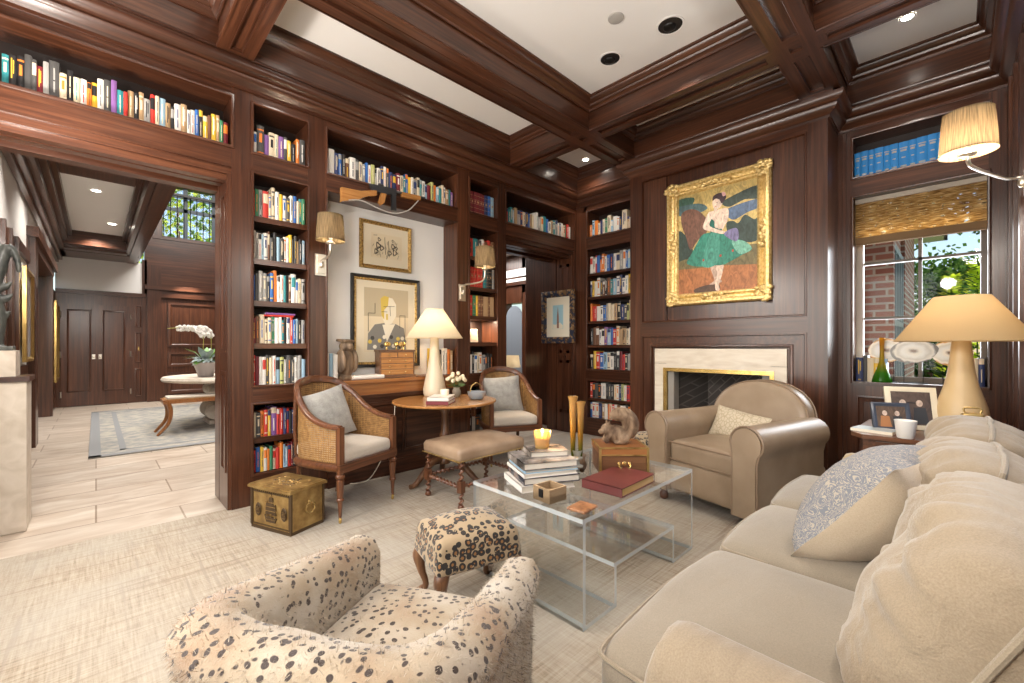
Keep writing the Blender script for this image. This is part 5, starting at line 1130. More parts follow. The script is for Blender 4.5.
b = B(); b.rbox((0, 0, .06), .045, .045, .10, .018, 0, 0, 5, fn=lambda o: (o.x + .012 * noise.noise(o * 40), o.y + .012 * noise.noise(o * 40 + V((5, 5, 5))), o.z)); b.tube([(0, 0, 0), (0, 0, .03)], .018, 8); o = b.build('stone_ornament', tinted('agate', [(0, (.25, .16, .1)), (1, (.7, .6, .5))], 8), None, 60, (2.06, 1.54, zt)); tag(o, 'small brown translucent stone ornament beside the flute vases', 'ornament')
# end table things
ze = .7003
t = thing('photo_frame', 'larger leaning photo frame with cream border on the end table', 'picture frame', (3.64, .185, ze), -72)
PBD = plain('photo_dark', (.10, .065, .045), .3); PBN = plain('photo_brown', (.12, .075, .045), .3)
def photo(t, w, h, fm, bg, seed, ppl=2):
    T_ = Matrix.Rotation(R(-18), 4, 'X'); b = B(); b.T = T_; frame_rect(b, -w / 2, w / 2, 0, h, [(0, -.012), (0, .008), (w * .05, .012), (w * .12, .006), (w * .12, -.012)], 0); b.box(-w / 2, w / 2, 0, .01, 0, h); b.build('frame', fm, t)
    b = B(); b.T = T_; b.box(-w * .38, w * .38, -.004, 0, h * .11, h * .89, 0); rn = random.Random(seed)
    for k in range(ppl):
        x = w * (-.16 + .32 * k / max(1, ppl - 1)); z0 = h * .14
        b.poly([(x - w * .15, -.0045 - .0002 * k, z0), (x + w * .15, -.0045 - .0002 * k, z0), (x + w * .11, -.0045 - .0002 * k, h * .52), (x - w * .11, -.0045 - .0002 * k, h * .52)], 1 + k % 2)
        b.poly([(x + w * .065 * cos(a), -.005 - .0002 * k, h * .62 + w * .085 * sin(a)) for a in [R(30 * q) for q in range(12)]], 3)
    b.build('photograph', [bg, PLUM, CHAR, PC['skn']], t)
    b = B(); b.T = Matrix.Rotation(R(12), 4, 'X'); b.box(-.02, .02, .0, .004, 0, h * .62); b.build('easel', CHAR, t, loc=(0, h * .30, 0))
PLUM = plain('photo_dress', (.40, .17, .06), .5)
brushy(PBD); brushy(PBN); photo(t, .25, .27, CREAM, PBD, 3)
t = thing('photo_frame', 'smaller dark photo frame standing in front of the larger frame on the end table', 'picture frame', (3.50, .27, ze), -66)
photo(t, .19, .175, plain('blue_black_frame', (.05, .06, .085), .3), PBN, 4)
t = thing('candle_jar', 'white wax candle in a frosted tapered glass on the end table', 'candle', (3.285, .20, ze), 0)
b = B(); b.lathe([(.035, 0), (.038, .004), (.05, .10), (.046, .10), (.036, .01), (.0, .008)], (0, 0, 0), 24); b.build('glass', plain('frosted_glass', (.82, .80, .76), .3), t); b = B(); b.lathe([(.034, .012), (.044, .08), (.0, .078)], (0, 0, 0), 20); b.build('wax', plain('white_wax', (.9, .86, .78), .5, emit=(1, .7, .4), es=.12), t)
b = B(); b.box(-.10, .10, -.075, .075, 0, .016, 0); b.box(-.098, .098, -.073, .073, .016, .0165, 1); o = b.build('notepad', [PWH, plain('grey_print', (.45, .5, .5), .5)], None, 40, (3.41, .345, ze), (0, 0, R(80))); tag(o, 'flat pale notebook at the front corner of the end table', 'notebook')
t = thing('table_clock', 'small brass carriage clock on the end table in front of the big lamp', 'clock', (3.39, -.06, ze), -80)
b = B(); b.rbox((0, 0, .085), .085, .05, .15, .012); b.tube(cat([(-.03, 0, .16), (-.03, 0, .185), (.03, 0, .185), (.03, 0, .16)], 4), .005, 6); b.build('case', BRASS, t); b = B(); b.T = Matrix.Rotation(R(90), 4, 'X'); b.lathe([(.001, 0), (.03, .0), (.03, .003)], (0, .10, .024), 20); b.build('dial', PWH, t)
# window sill things
AG = []
for nm, a_, c_ in (('agate_grey', (.14, .12, .10), (.72, .66, .56)), ('agate_orange', (.62, .30, .05), (.85, .76, .62))):
    m, nt, bs = newmat(nm); co = coords(nt); g0 = N(nt, 'TexNoise', {'Vector': co, 'Scale': 22, 'Detail': 4}).outputs[0]; vl = N(nt, 'VectorMath', {0: N(nt, 'Mapping', {'Vector': co, 'Scale': (6.7, 0, 9.6)}).outputs[0]}, operation='LENGTH').outputs[1]; g = math_(nt, 'ADD', vl, math_(nt, 'MULTIPLY', math_(nt, 'SUBTRACT', g0, .5), .35))
    nt.links.new(ramp(nt, g, [(.08, (.16, .08, .04)), (.24, c_), (.45, (.75, .72, .66)), (.68, tuple(x * .75 for x in c_)), (.82, c_), (.93, a_)]), bs.inputs['Base Color']); bs.inputs['Roughness'].default_value = .15; AG.append(m)
for k, (y, z, ry, rz_, mi, lb) in enumerate(((.255, 1.175, .15, .10, 0, 'large grey agate slice on a thin stand in the middle of the sill'), (.43, 1.18, .12, .11, 1, 'amber-rimmed agate slice behind the green glass vase'), (.03, 1.16, .12, .10, 1, 'orange and white agate slice partly behind the big lamp'))):
    t = thing('agate_slice', lb, 'agate', (5.0 + .025 * k, y, z), -90, 'agate slices on the window sill'); b = B(); rn = random.Random(k); n = 26
    pts = [(ry * (1 + .07 * sin(a * 2 + k) + .03 * sin(a * 5)) * cos(a), 0, rz_ * (1 + .06 * cos(a * 3)) * sin(a)) for a in [2 * pi * q / n for q in range(n)]]
    b.prism(pts, (0, .012, 0), 0); b.build('slice', AG[mi], t, 40)
    b = B(); zb_ = .902 - z; [b.tube([(x, .006, zb_), (x, .006, -rz_ * .8)], .003, 6) for x in (-ry * .4, ry * .4)]; b.box(-ry * .6, ry * .6, -.02, .03, zb_, zb_ + .006); b.build('stand', DARKM, t)
b = B(); b.lathe([(.07, 0), (.072, .006), (.06, .055), (.035, .12), (.018, .19), (.014, .27), (.018, .36), (.022, .39), (.018, .39), (.012, .28), (.014, .19), (.03, .12), (.052, .055), (.055, .02), (.0, .016)], (0, 0, 0), 28)
o = b.build('glass_vase', tinted('green_yellow_glass', [(.0, (.05, .33, .02)), (.25, (.10, .42, .02)), (.5, (.70, .55, .02)), (.8, (.80, .58, .04)), (1, (.8, .45, .03))], 3.0), None, 60, (4.955, .455, .902)); tag(o, 'green and yellow bottle-shaped glass vase on the window sill', 'vase')
# ceiling fittings
def downlight(x, y, lb, lit, r=.075):
    t = thing('recessed_light', lb, 'ceiling light', (x, y, ZC), 0, 'recessed ceiling lights'); b = B(); b.lathe([(r + .012, -.001), (r + .012, -.006), (r, -.006), (r - .004, -.001)], (0, 0, 0), 28, 0, False); b.build('trim_ring', WHITE, t)
    b = B(); b.lathe([(.001, -.0015), (r, -.0015), (r, -.004), (.001, -.004)], (0, 0, 0), 28); b.build('aperture', BLACK if not lit else BULBD, t)
    if not lit: b = B(); b.ell((.01, .01, -.004), (r * .55, r * .55, .02)); b.build('eyeball', DARKM, t)
    else: b = B(); b.lathe([(r * .6, -.004), (r * .62, -.006), (.001, -.007)], (0, 0, 0), 20); b.build('lens', BULBD, t)
downlight(3.10, 2.02, 'black recessed eyeball light nearest the round speaker in the centre ceiling panel', False, .08)
downlight(3.10, 1.495, 'black recessed eyeball light farther from the round speaker in the centre ceiling panel', False, .088)
downlight(4.55, 3.33, 'small lit recessed light in the corner ceiling panel', True, .035); downlight(4.27, .25, 'small lit recessed light in the ceiling panel near the window', True, .035)
b = B(); b.lathe([(.001, -.008), (.05, -.008), (.056, -.006), (.058, 0)], (0, 0, 0), 32); o = b.build('ceiling_speaker', plain('speaker_grille', (.42, .40, .37), .8), None, 40, (2.745, 1.74, ZC)); tag(o, 'round grey speaker grille in the centre ceiling panel', 'speaker')
# ------------------------------------------------------------------ foyer beyond the wide opening
HX, HY = -.58, 12.36
b = B(True)
b.box(HX - .15, HX, YB, 6.55, 0, 2.30); b.box(HX - .15, HX, 7.62, 8.0, 0, 2.62); b.box(HX - .15, HX + .06, 7.68, 7.98, 0, 2.62); b.box(HX - .2, HX + .09, 7.6, 11.1, 2.52, 2.64); b.box(HX - .15, HX + .05, 7.98, 10.95, 2.42, 2.52); b.box(HX - .9, HX + .04, 10.9, 11.05, 0, 2.45); b.box(HX - .15, HX, 11.05, HY + .1, 0, 2.30)
b.box(HX - .15, HX, 6.55, 7.62, 0, 1.0); b.box(HX - .15, HX + .02, 6.55, 7.62, 2.2, 2.32); b.box(HX - .9, HX - .85, 7.9, 11, 0, 2.5)
for y in (5.6, 6.0, 6.5): b.box(HX, HX + .03, y, y + .06, 0, 2.3)
st(b.build('wall_hall_left', W3))
b = B(); b.box(HX - .14, HX - .01, YB, 7.66, .9, 3.4); b.box(HX - .14, HX - .01, 7.66, HY, 2.6, 3.4); st(b.build('wall_hall_left_plaster', PLASTER))
b = B(True)
b.box(HX, 3.4, HY, HY + .2, 0, 2.30, 2); b.box(HX, 3.4, HY - .03, HY + .2, 2.28, 2.36); b.box(.80, 1.04, HY - .10, HY + .1, 0, 3.0); b.box(.76, 3.4, HY - .13, HY + .1, 2.46, 2.56); b.box(.76, 3.4, HY - .04, HY + .2, 2.36, 3.68)
b.box(1.04, 2.6, HY - .08, HY - .05, 2.30, 2.5); b.box(.72, .80, HY - .04, HY, 2.3, 3.1)
b.box(.76, 1.07, HY - .02, HY + .2, 3.6, 5.3); b.box(2.5, 3.4, HY - .02, HY + .2, 3.6, 5.3); b.box(.76, 3.4, HY - .02, HY + .2, 4.85, 5.3); b.box(.9, 2.6, HY - .06, HY + .1, 3.60, 3.68)
b.box(HX, .62, HY - .9, HY + .1, 3.0, 3.3); b.box(HX, .62, HY - .92, HY - .86, 2.99, 3.05)                                            # deep soffit at the end of the aisle
for z0, z1 in ((.12, .74), (.86, 1.52), (1.62, 2.1)): frame_rect(b, .60, .72, z0, z1, [(0, 0), (0, .014), (.02, .018), (.03, .002), (.05, .002)], HY, None)
for z0, z1 in ((.15, .62), (.75, 1.08), (1.2, 2.2)): frame_rect(b, 1.16, 2.3, z0, z1, [(0, 0), (0, .03), (.05, .034), (.07, .004), (.09, .004)], HY, None)
st(b.build('wall_hall_far', W3))
st(B().box(HX, .74, HY - .012, HY + .005, 2.36, 3.02).build('wall_hall_frieze', PLASTER))
for k, (x0, x1) in enumerate(((-.50, .01), (.018, .53))):
    b = B(True); b.box(x0, x1, HY - .035, HY - .002, .01, 2.065, 2)
    frame_rect(b, x0 + .09, x1 - .09, .3, 1.95, [(-.01, .002), (0, .012), (.016, .014), (.024, -.012)], HY - .035, None)
    b.box(x0 + .1, x1 - .1, HY - .037, HY - .03, .31, 1.94, 2)
    d = st(b.build('door_%d' % (k + 1), W3)); b = B(); xx = x1 - .045 if k == 0 else x0 + .045
    b.ell((xx, HY - .055, 1.0), (.022, .02, .022)); b.prism([(xx - .025, HY - .04, .95), (xx + .025, HY - .04, .95), (xx + .025, HY - .04, 1.05), (xx - .025, HY - .04, 1.05)], (0, -.004, 0)); b.build('door_knob', NICKEL, d)
    for z in (.25, 1.05, 1.85): b = B(); xx = x0 - .004 if k == 0 else x1 + .004; b.tube([(xx, HY - .04, z - .06), (xx, HY - .04, z + .06)], .012, 8); b.build('hinge', NICKEL, d)
b = B(); b.box(.655, .675, HY - .012, HY, 1.12, 1.2); st(b.build('light_switch', BRASSL)) if False else tag(b.build('light_switch', BRASSL), 'brass light switch on the narrow panel beside the double doors', 'switch')
# clerestory window with balusters in front
b = B(); b.box(1.07, 2.5, HY + .05, HY + .09, 4.30, 4.38); b.box(1.07, 2.5, HY + .05, HY + .09, 4.62, 4.68); b.box(1.45, 1.53, HY + .05, HY + .09, 3.68, 4.85); b.box(2.0, 2.06, HY + .05, HY + .09, 3.68, 4.85)
o = st(b.build('window_4', plain('window_dark_blue', (.05, .08, .11), .4))); st(B().box(1.07, 2.5, HY + .065, HY + .07, 3.68, 4.85).build('window_glass', GLASS, o))
t = thing('railing', 'row of thin dark balusters in front of the high foyer window', 'railing', (1.8, HY - .12, 3.68), 0)
b = B(); b.box(-.75, .75, -.03, .03, .93, .98); b.build('hand_rail', DARKM, t)
for k in range(13): b = B(); b.tube([(-.72 + .12 * k, 0, 0), (-.72 + .12 * k, 0, .93)], .010, 6); b.build('baluster', DARKM, t)
# ceilings
b = B(); b.box(HX - .2, .66, YB, HY, 3.30, 3.4); st(b.build('ceiling_hall', WHITE))
st(B().box(.44, 3.4, YB, HY, 5.3, 5.4).build('ceiling_stair', WHITE))
b = B(True); b.box(.42, .66, YB, HY, 3.02, 3.34); b.box(.48, .60, YB, HY, 2.99, 3.03); b.box(.40, .43, YB, HY, 3.18, 3.24); b.box(.62, .66, YB, HY, 3.3, 5.4)
b.box(.36, .42, YB, HY, 3.22, 3.3); b.box(HX, -.42, YB, HY, 3.0, 3.3); b.box(-.42, -.36, YB, HY, 3.1, 3.3); b.box(-.36, -.31, YB, HY, 3.2, 3.3); b.box(HX, HX + .10, YB, HY, 2.93, 3.0); b.box(HX, HX + .05, YB, HY, 2.88, 2.93)
b.box(HX, .44, 5.5, 6.1, 3.02, 3.3); b.box(HX, .44, 6.1, 7.35, 3.265, 3.3); b.box(HX, .44, 6.1, 6.9, 3.235, 3.27); b.box(HX, .44, 11.0, 11.6, 3.05, 3.3); b.box(HX, .44, 11.2, 11.5, 3.0, 3.08)
b.box(XL, 3.5, YB, YB + .02, 2.5, 5.4); b.box(3.3, 3.5, YB, HY, 0, 5.4)
st(b.build('trim_4', W3))
for k, (x, y) in enumerate(((.0, 8.0), (.2, 10.0))):
    t = thing('recessed_light', ('nearer' if k == 0 else 'farther') + ' small lit recessed light in the white foyer ceiling panel', 'ceiling light', (x, y, 3.30), 0, 'recessed foyer lights'); b = B(); b.lathe([(.06, -.001), (.06, -.006), (.045, -.004)], (0, 0, 0), 20, 0, False); b.build('trim_ring', WHITE, t); b = B(); b.lathe([(.001, -.002), (.045, -.002), (.045, -.004), (.001, -.005)], (0, 0, 0), 20); b.build('lens', BULBD, t)
t = thing('framed_picture', 'gilt-framed picture on the left foyer wall beyond the stone pedestal', 'picture', (HX + .03, 7.1, 1.55), 90)
b = B(); frame_rect(b, -.38, .38, -.5, .5, [(0, 0), (0, .03), (.03, .035), (.05, .01)], 0); b.build('frame', BRASSL, t); b = B(); b.box(-.34, .34, -.008, 0, -.46, .46); b.build('picture_glass', plain('pale_picture', (.42, .47, .55), .12), t)
t = thing('framed_picture', 'narrow gilt frame on the foyer wall just left of the double doors', 'picture', (HX + .03, 11.8, 1.3), 90)
b = B(); frame_rect(b, -.35, .35, -.75, .75, [(0, 0), (0, .03), (.06, .04), (.09, .01)], 0); b.build('frame', BRASSL, t); b = B(); b.box(-.28, .28, -.008, 0, -.68, .68); b.build('canvas', PSK, t)
# foyer rug
m, nt, bs = newmat('foyer_rug_pile'); co = coords(nt); n = N(nt, 'TexVoronoi', {'Vector': coords(nt, (1, 1, 1)), 'Scale': 9}).outputs[0]; n2 = N(nt, 'TexNoise', {'Vector': co, 'Scale': 40, 'Detail': 3}).outputs[0]
nt.links.new(ramp(nt, math_(nt, 'ADD', math_(nt, 'MULTIPLY', n, .5), math_(nt, 'MULTIPLY', n2, .5)), [(.25, (.20, .205, .21)), (.5, (.29, .28, .255)), (.7, (.38, .35, .29))]), bs.inputs['Base Color']); bs.inputs['Roughness'].default_value = .95; RUGM = m
t = thing('area_rug', 'faded grey-blue patterned rug on the foyer stone floor', 'rug', (1.4, 8.75, 0), 0)
b = B(); b.box(-1.46, 1.46, -2.25, 2.25, .0, .010, 0); b.build('field', RUGM, t); b = B()
for q in ((.0, .10), (.26, .32)): b.box(-1.46 + q[0], -1.46 + q[1], -2.25 + q[0], 2.25 - q[0], .010, .012); b.box(1.46 - q[1], 1.46 - q[0], -2.25 + q[0], 2.25 - q[0], .010, .012); b.box(-1.46 + q[0], 1.46 - q[0], -2.25 + q[0], -2.25 + q[1], .010, .012); b.box(-1.46 + q[0], 1.46 - q[0], 2.25 - q[1], 2.25 - q[0], .010, .012)
b.build('border', plain('rug_border', (.22, .225, .23), .95), t)
# stone table, bench, orchid
t = thing('stone_table', 'round pale stone table on a scrolled pedestal standing on the foyer rug', 'table', (1.55, 8.25, .0125), 0)
b = B(); b.lathe([(.1, .66), (.78, .66), (.84, .67), (.86, .70), (.84, .735), (.1, .74)], (0, 0, 0), 48); b.build('tabletop', STONE, t)
b = B(); b.box(-.30, .30, -.28, .28, 0, .06); b.box(-.16, .16, -.16, .16, .06, .62); b.box(-.30, .30, -.26, .26, .60, .66); b.build('pedestal', STONE, t)
for sx in (-1, 1):
    for z, r_ in ((.20, .13), (.52, .09)):
        b = B(); sp = [(sx * .22 + sx * (r_ - .011 * k * r_ / .13) * cos(k * .55) * 1, -.30, z + (r_ - .011 * k * r_ / .13) * sin(k * .55)) for k in range(12)]
        b.T = Matrix.Rotation(R(90), 4, 'X'); b.lathe([(r_, -.26), (r_, .26)], (sx * .22, z, 0), 24); b.T = Matrix(); b.tube(sp, .014 * r_ / .13, 6); b.build('scroll', STONE, t)
t = thing('klismos_bench', 'caned foyer bench with sabre-curved wooden leg in front of the stone table', 'bench', (1.25, 7.45, .0125), 0)
b = B(); b.box(-.60, .60, -.02, .0, .42, .47); b.box(-.60, .60, .36, .38, .42, .47); b.box(-.60, -.57, 0, .36, .42, .47); b.box(.57, .60, 0, .36, .42, .47); b.build('seat_rail', OAK[1], t)
b = B(); b.box(-.57, .57, 0, .36, .455, .478); b.build('seat', CANE, t)
b = B(); b.rbox((0, .18, .49), 1.1, .34, .03, .012); b.build('cushion', SEATF, t)
for sx in (-1, 1):
    for y in (.0, .36): b = B(); b.tube(cat([(sx * .56, y, .46), (sx * .52, y, .32), (sx * .54, y, .16), (sx * .66, y, .0)], 6), [.034 - .001 * k for k in range(19)], 8); b.build('leg', OAK[2], t)
t = thing('potted_orchid', 'white orchid in a grey pot on the foyer stone table', 'plant', (1.20, 7.95, .753), 0)
b = B(); b.lathe([(.09, 0), (.10, .01), (.12, .1), (.16, .2), (.17, .22), (.155, .22), (.0, .19)], (0, 0, 0), 24); b.build('pot', plain('pewter_pot', (.34, .31, .31), .35, .3), t)
rn = random.Random(11); GL = plain('orchid_leaf', (.13, .30, .04), .4); SC2 = plain('succulent_leaf', (.34, .42, .42), .5); PETW = plain('orchid_petal', (.88, .86, .82), .6)
b = B()
for k in range(44):
    a = rn.uniform(0, 6.28); L = rn.uniform(.16, .36); w = .055; tl = rn.uniform(-.12, .2); u = V((cos(a), sin(a), 0)); s_ = V((-sin(a), cos(a), 0)); z = .20; mi = k % 2
    p = [u * L * q + V((0, 0, z + (.30 + tl) * q - .24 * q * q)) for q in (.1, .5, 1)]
    b.poly([p[0] - s_ * w * .4, p[0] + s_ * w * .4, p[1] + s_ * w, p[2], p[1] - s_ * w], mi)
b.build('leaves', [GL, SC2], t, 0)
for sgn, ln, bx_ in ((-1, .42, -.04), (-.7, .30, .06)):
    pts = cat([(bx_, 0, .2), (bx_ + .01, 0, .45), (bx_ - .0, 0, .64), (bx_ + sgn * .12, .0, .74), (bx_ + sgn * ln, -.02, .72)], 6); b = B(); b.tube(pts, .006, 6); s_ = b.build('flower_stem', plain('orchid_stem', (.35, .34, .08), .5), t)
    for k in range(10):
        p = pts[12 + k]; b = B()
        for q in range(5): a = q * 1.257 + k; b.ell((p.x + .028 * cos(a), p.y + rn.uniform(-.03, .01), p.z + .028 * sin(a) - .01), (.024, .008, .024), 0, 8, 5)
        b.build('blossom', PETW, s_)
# stone pedestal with bronze
t = thing('stone_pedestal', 'tall cream stone plinth at the left edge of the opening, under the bronze statue', 'pedestal', (-.45, 4.42, 0), 0)
b = B(); b.box(-.12, .12, -.15, .15, 0, .985); b.build('shaft', STONE, t); b = B(True); b.box(-.125, .135, -.16, .16, .985, 1.02); b.build('cap', DWOOD, t); b = B(); b.box(-.12, .07, -.12, .12, 1.02, 1.19); b.build('block', STONE, t)
b = B(); b.box(-.1, .13, -.09, .09, 0, .03); b.tube(cat([(0, 0, .02), (.02, 0, .2), (-.02, .01, .4), (.03, 0, .6), (.08, 0, .72)], 5), [.055, .05, .045, .045, .05, .055, .06, .06, .055, .05, .05, .05, .055, .06, .065, .06, .055, .05, .045, .035, .02], 12)
for z, dx in ((.22, .10), (.34, .12), (.42, .11), (.56, .08)): b.tube([(0, 0, z), (dx * .7, .01, z + .02), (dx, 0, z + .05)], [.035, .025, .008], 8)
b.tube(cat([(.02, 0, .62), (.10, 0, .70), (.15, 0, .62), (.16, 0, .54)], 4), [.05, .045, .04, .035, .035, .03, .03, .028, .026, .024, .022, .02, .015], 8); b.ell((-.03, 0, .68), (.07, .06, .09))
o = b.build('bronze_statue', CHAL, None, 0, (-.475, 4.42, 1.19)); o.scale = (.62, .8, .98); md = o.modifiers.new('r', 'REMESH'); md.mode = 'VOXEL'; md.voxel_size = .009; md.use_smooth_shade = True; tag(o, 'rough dark bronze statue on the stone plinth at the left edge', 'statue')
# ------------------------------------------------------------------ hall beyond the far doorway
b = B(True); b.box(6.2, 6.4, YB, 5.86, 0, 3.2); b.box(6.2, 6.4, 6.02, 6.12, 0, 3.2); b.box(6.2, 6.4, 6.62, 9.1, 0, 3.2); b.box(6.2, 6.4, 6.1, 6.65, 2.1, 3.2); b.box(6.2, 6.4, 5.8, 6.1, 2.3, 3.2); b.box(3.4, 6.4, 9.0, 9.2, 0, 3.3); b.box(5.0, 6.4, YB - .1, 4.85, 0, 3.3); b.box(6.15, 6.2, YB, 9, 2.46, 2.52)
b.box(3.4, 6.4, 5.0, 5.25, 2.85, 3.1)
st(b.build('wall_passage', W3))
b = B(); b.box(6.185, 6.2, YB, 9, 2.54, 2.60); b.box(6.185, 6.2, YB, 9, 2.64, 2.79); b.box(6.25, 6.3, 5.86, 6.02, 0, 2.3); st(b.build('wall_passage_frieze', PLASTER))
n = 12; b = B(); b.prism([(6.22, 6.12, 1.75)] + [(6.22, 6.37 - .25 * cos(pi * k / n), 1.75 + .3 * sin(pi * k / n)) for k in range(1, n)] + [(6.22, 6.62, 1.75), (6.22, 6.62, 0), (6.22, 6.12, 0)], (.02, 0, 0), 0); st(b.build('wall_arch', plain('grey_blue_recess', (.20, .23, .27), .6)))
st(B().box(3.4, 6.5, YB, 9.2, 3.1, 3.2).build('ceiling_passage', WHITE))
t = thing('console_table', 'small dark console table under the white-shaded lamp beyond the far doorway', 'table', (4.78, 4.95, 0), 0)
b = B(True); b.box(-.25, .25, -.2, .2, .58, .61); b.build('tabletop', DWOOD, t)
for sx in (-1, 1):
    for sy in (-1, 1): b = B(); b.tube([(sx * .22, sy * .17, 0), (sx * .22, sy * .17, .58)], .016, 8); b.build('leg', DWOOD[2], t)
t = thing('table_lamp', 'small white-shaded lamp seen through the far doorway', 'lamp', (4.78, 4.93, .61), 0)
b = B(); b.lathe([(.06, 0), (.06, .015), (.02, .03), (.03, .08), (.018, .13), (.03, .2), (.012, .26), (.01, .3)], (0, 0, 0), 16); b.build('base', plain('grey_glaze', (.3, .32, .33), .3), t); b = B(); b.lathe([(.13, .27), (.10, .46)], (0, 0, 0), 32, 0, False); b.build('lamp_shade', SHADE, t, 0); b = B(); b.ell((0, 0, .36), (.025, .025, .035)); b.build('bulb', BULB, t)
# ------------------------------------------------------------------ garden outside the window
m, nt, bs = newmat('red_brick'); sp = N(nt, 'SeparateXYZ', {0: N(nt, 'TexCoord').outputs['Object']}); cb = N(nt, 'CombineXYZ', {0: math_(nt, 'ADD', sp.outputs[0], sp.outputs[1]), 1: sp.outputs[2]})
br = N(nt, 'TexBrick', {'Vector': cb.outputs[0], 'Color1': (.22, .075, .05, 1), 'Color2': (.34, .14, .10, 1), 'Mortar': (.42, .36, .30, 1), 'Scale': 1, 'Mortar Size': .012, 'Brick Width': .21, 'Row Height': .076}); nt.links.new(br.outputs[0], bs.inputs['Base Color']); bs.inputs['Roughness'].default_value = .9; BRK = m
b = B(); b.box(6.0, 6.15, .46, 1.4, -1, 2.95); b.box(6.15, 7.45, .50, 1.4, -1, .6); b.box(7.45, 9.2, .46, 1.4, -1, 2.95); b.box(6.15, 7.45, .5, 1.4, 2.35, 2.95); b.box(6.3, 9.2, .9, 1.4, -1, 2.9); st(b.build('exterior_brick_wall', BRK))
b = B(); b.box(5.9, 10, .1, 1.5, 2.95, 3.05); b.box(5.9, 10, .1, .14, 2.95, 3.2); st(b.build('exterior_eave', plain('white_trim_paint', (.8, .8, .78), .6)))
SHT = plain('grey_green_shutter', (.22, .27, .28), .5); t = thing('window_shutter', 'grey-green panelled shutter on the brick wing outside the window', 'shutter', (6.8, .49, .6), 0)
b = B(); b.box(-.64, .64, 0, .03, 0, 1.75); b.build('panel', SHT, t); b = B(); [b.box(x, x + .05, -.02, 0, 0, 1.75) for x in (-.64, -.33, -.02, .29, .59)]; [b.box(-.64, .64, -.018, 0, z, z + .06) for z in (0, .85, 1.69)]; b.build('batten', SHT, t)
st(B().box(5.3, 60, -40, 40, -1.05, -1).build('ground', plain('garden_ground', (.10, .13, .05), .95)))
LF = [shade('tree_leaf_a', (.07, .16, .03), .45), shade('tree_leaf_b', (.14, .26, .05), .45), shade('tree_leaf_c', (.035, .08, .022), .35), shade('shrub_leaf', (.60, .74, .05), .55)]
def tree(label, loc, h, r, seed, mats, nl, ls, zlo=.25):
    t = thing('tree', label, 'tree', loc, 0, 'trees outside the window'); rn = random.Random(seed); b = B(); b.tube([(0, 0, 0), (rn.uniform(-.1, .1), 0, h * .45), (rn.uniform(-.2, .2), .1, h * .8)], [.12, .08, .03], 8); b.build('trunk', OLD[2], t)
    b = B(); cl = []
    for k in range(16):
        while 1:
            p = V((rn.uniform(-1, 1), rn.uniform(-1, 1), rn.uniform(-1, 1)))
            if p.length < 1: break
        cl.append(V((p.x * r, p.y * r, h * (zlo + 1) / 2 + p.z * h * (1 - zlo) / 2)))
    for k in range(nl):
        c = rn.choice(cl) + V((rn.gauss(0, r * .22), rn.gauss(0, r * .22), rn.gauss(0, r * .2))); d = V((rn.gauss(0, 1), rn.gauss(0, 1), rn.gauss(0, 1))).normalized(); e = d.orthogonal().normalized() * ls * .4; d *= ls * rn.uniform(.6, 1.2)
        b.poly([c, c + d * .5 + e, c + d, c + d * .5 - e], rn.randrange(len(mats)))
    b.build('crown', mats, t, 0)
tree('tall loose tree behind the brick wing, left half of the window', (13.5, .75, -1), 5.8, 1.1, 1, LF[:2], 5200, .12)
tree('dark dense tree at the right side of the window view', (14.0, -.95, -1), 6.2, .75, 2, LF[:3], 7000, .12)
tree('low dark tree in the middle of the window view', (12.5, .0, -1), 3.9, .9, 3, LF[:3], 6500, .11, .1)
tree('leafy tree seen through the high foyer window', (1.9, 17, -1), 8.5, 2.4, 9, LF[1:4:2], 1500, .22, .45)
tree('low bushy tree beside the brick wing', (11.0, .35, -1), 3.4, .45, 5, LF[:3], 4500, .10, .1)
for k, (y, h) in enumerate(((.17, 3.15), (-.07, 3.3), (-.24, 2.95))):
    t = thing('shrub', ('yellow-green upright shrub nearest the brick wing', 'middle yellow-green upright shrub behind the lamp shade', 'yellow-green upright shrub at the right edge of the window')[k], 'shrub', (8.3, y - .12, -1), 0, 'yellow-green shrubs outside'); rn = random.Random(20 + k); b = B()
    b.tube([(0, 0, 0), (0, 0, h * .97)], .008, 5); b.build('stem', LF[0], t); b = B()
    for q in range(520):
        z = h * (1 - .7 * rn.random() ** 1.3); r_ = .05 + .12 * (1 - z / h) * 2; a = rn.uniform(0, 6.28); c = V((rn.uniform(0, r_) * cos(a), rn.uniform(0, r_) * sin(a), z)); d = V((cos(a), sin(a), rn.uniform(-.2, .7))).normalized() * .085; e = V((-sin(a), cos(a), 0)) * .025
        b.poly([c, c + d * .5 + e, c + d, c + d * .5 - e])
    b.build('foliage', LF[3], t, 0)
# ------------------------------------------------------------------ light, sky, camera
def light(name, typ, loc, power, col=(1, 1, 1), rot=(0, 0, 0), **kw):
    l = bpy.data.lights.new(name, typ); l.energy = power; l.color = col
    for k, v in kw.items(): setattr(l, k, v)
    o = bpy.data.objects.new(name, l); COL.objects.link(o); o.location = loc; o.rotation_euler = tuple(R(a) for a in rot); return o
WARM = (1, .80, .58); WM2 = (1, .92, .83)
light('daylight_right', 'AREA', (2.2, YR - .13, 1.78), 44, (.80, .90, 1), (-90, 0, 0), shape='RECTANGLE', size=2.5, size_y=1.6)
light('daylight_left', 'AREA', (XL - .13, 1.7, 1.6), 36, (1, .96, .9), (0, -90, 0), shape='RECTANGLE', size=2.0, size_y=2.9)
light('daylight_front', 'AREA', (5.16, .24, 1.6), 14, (.9, .95, 1), (0, 90, 0), shape='RECTANGLE', size=1.2, size_y=.8)
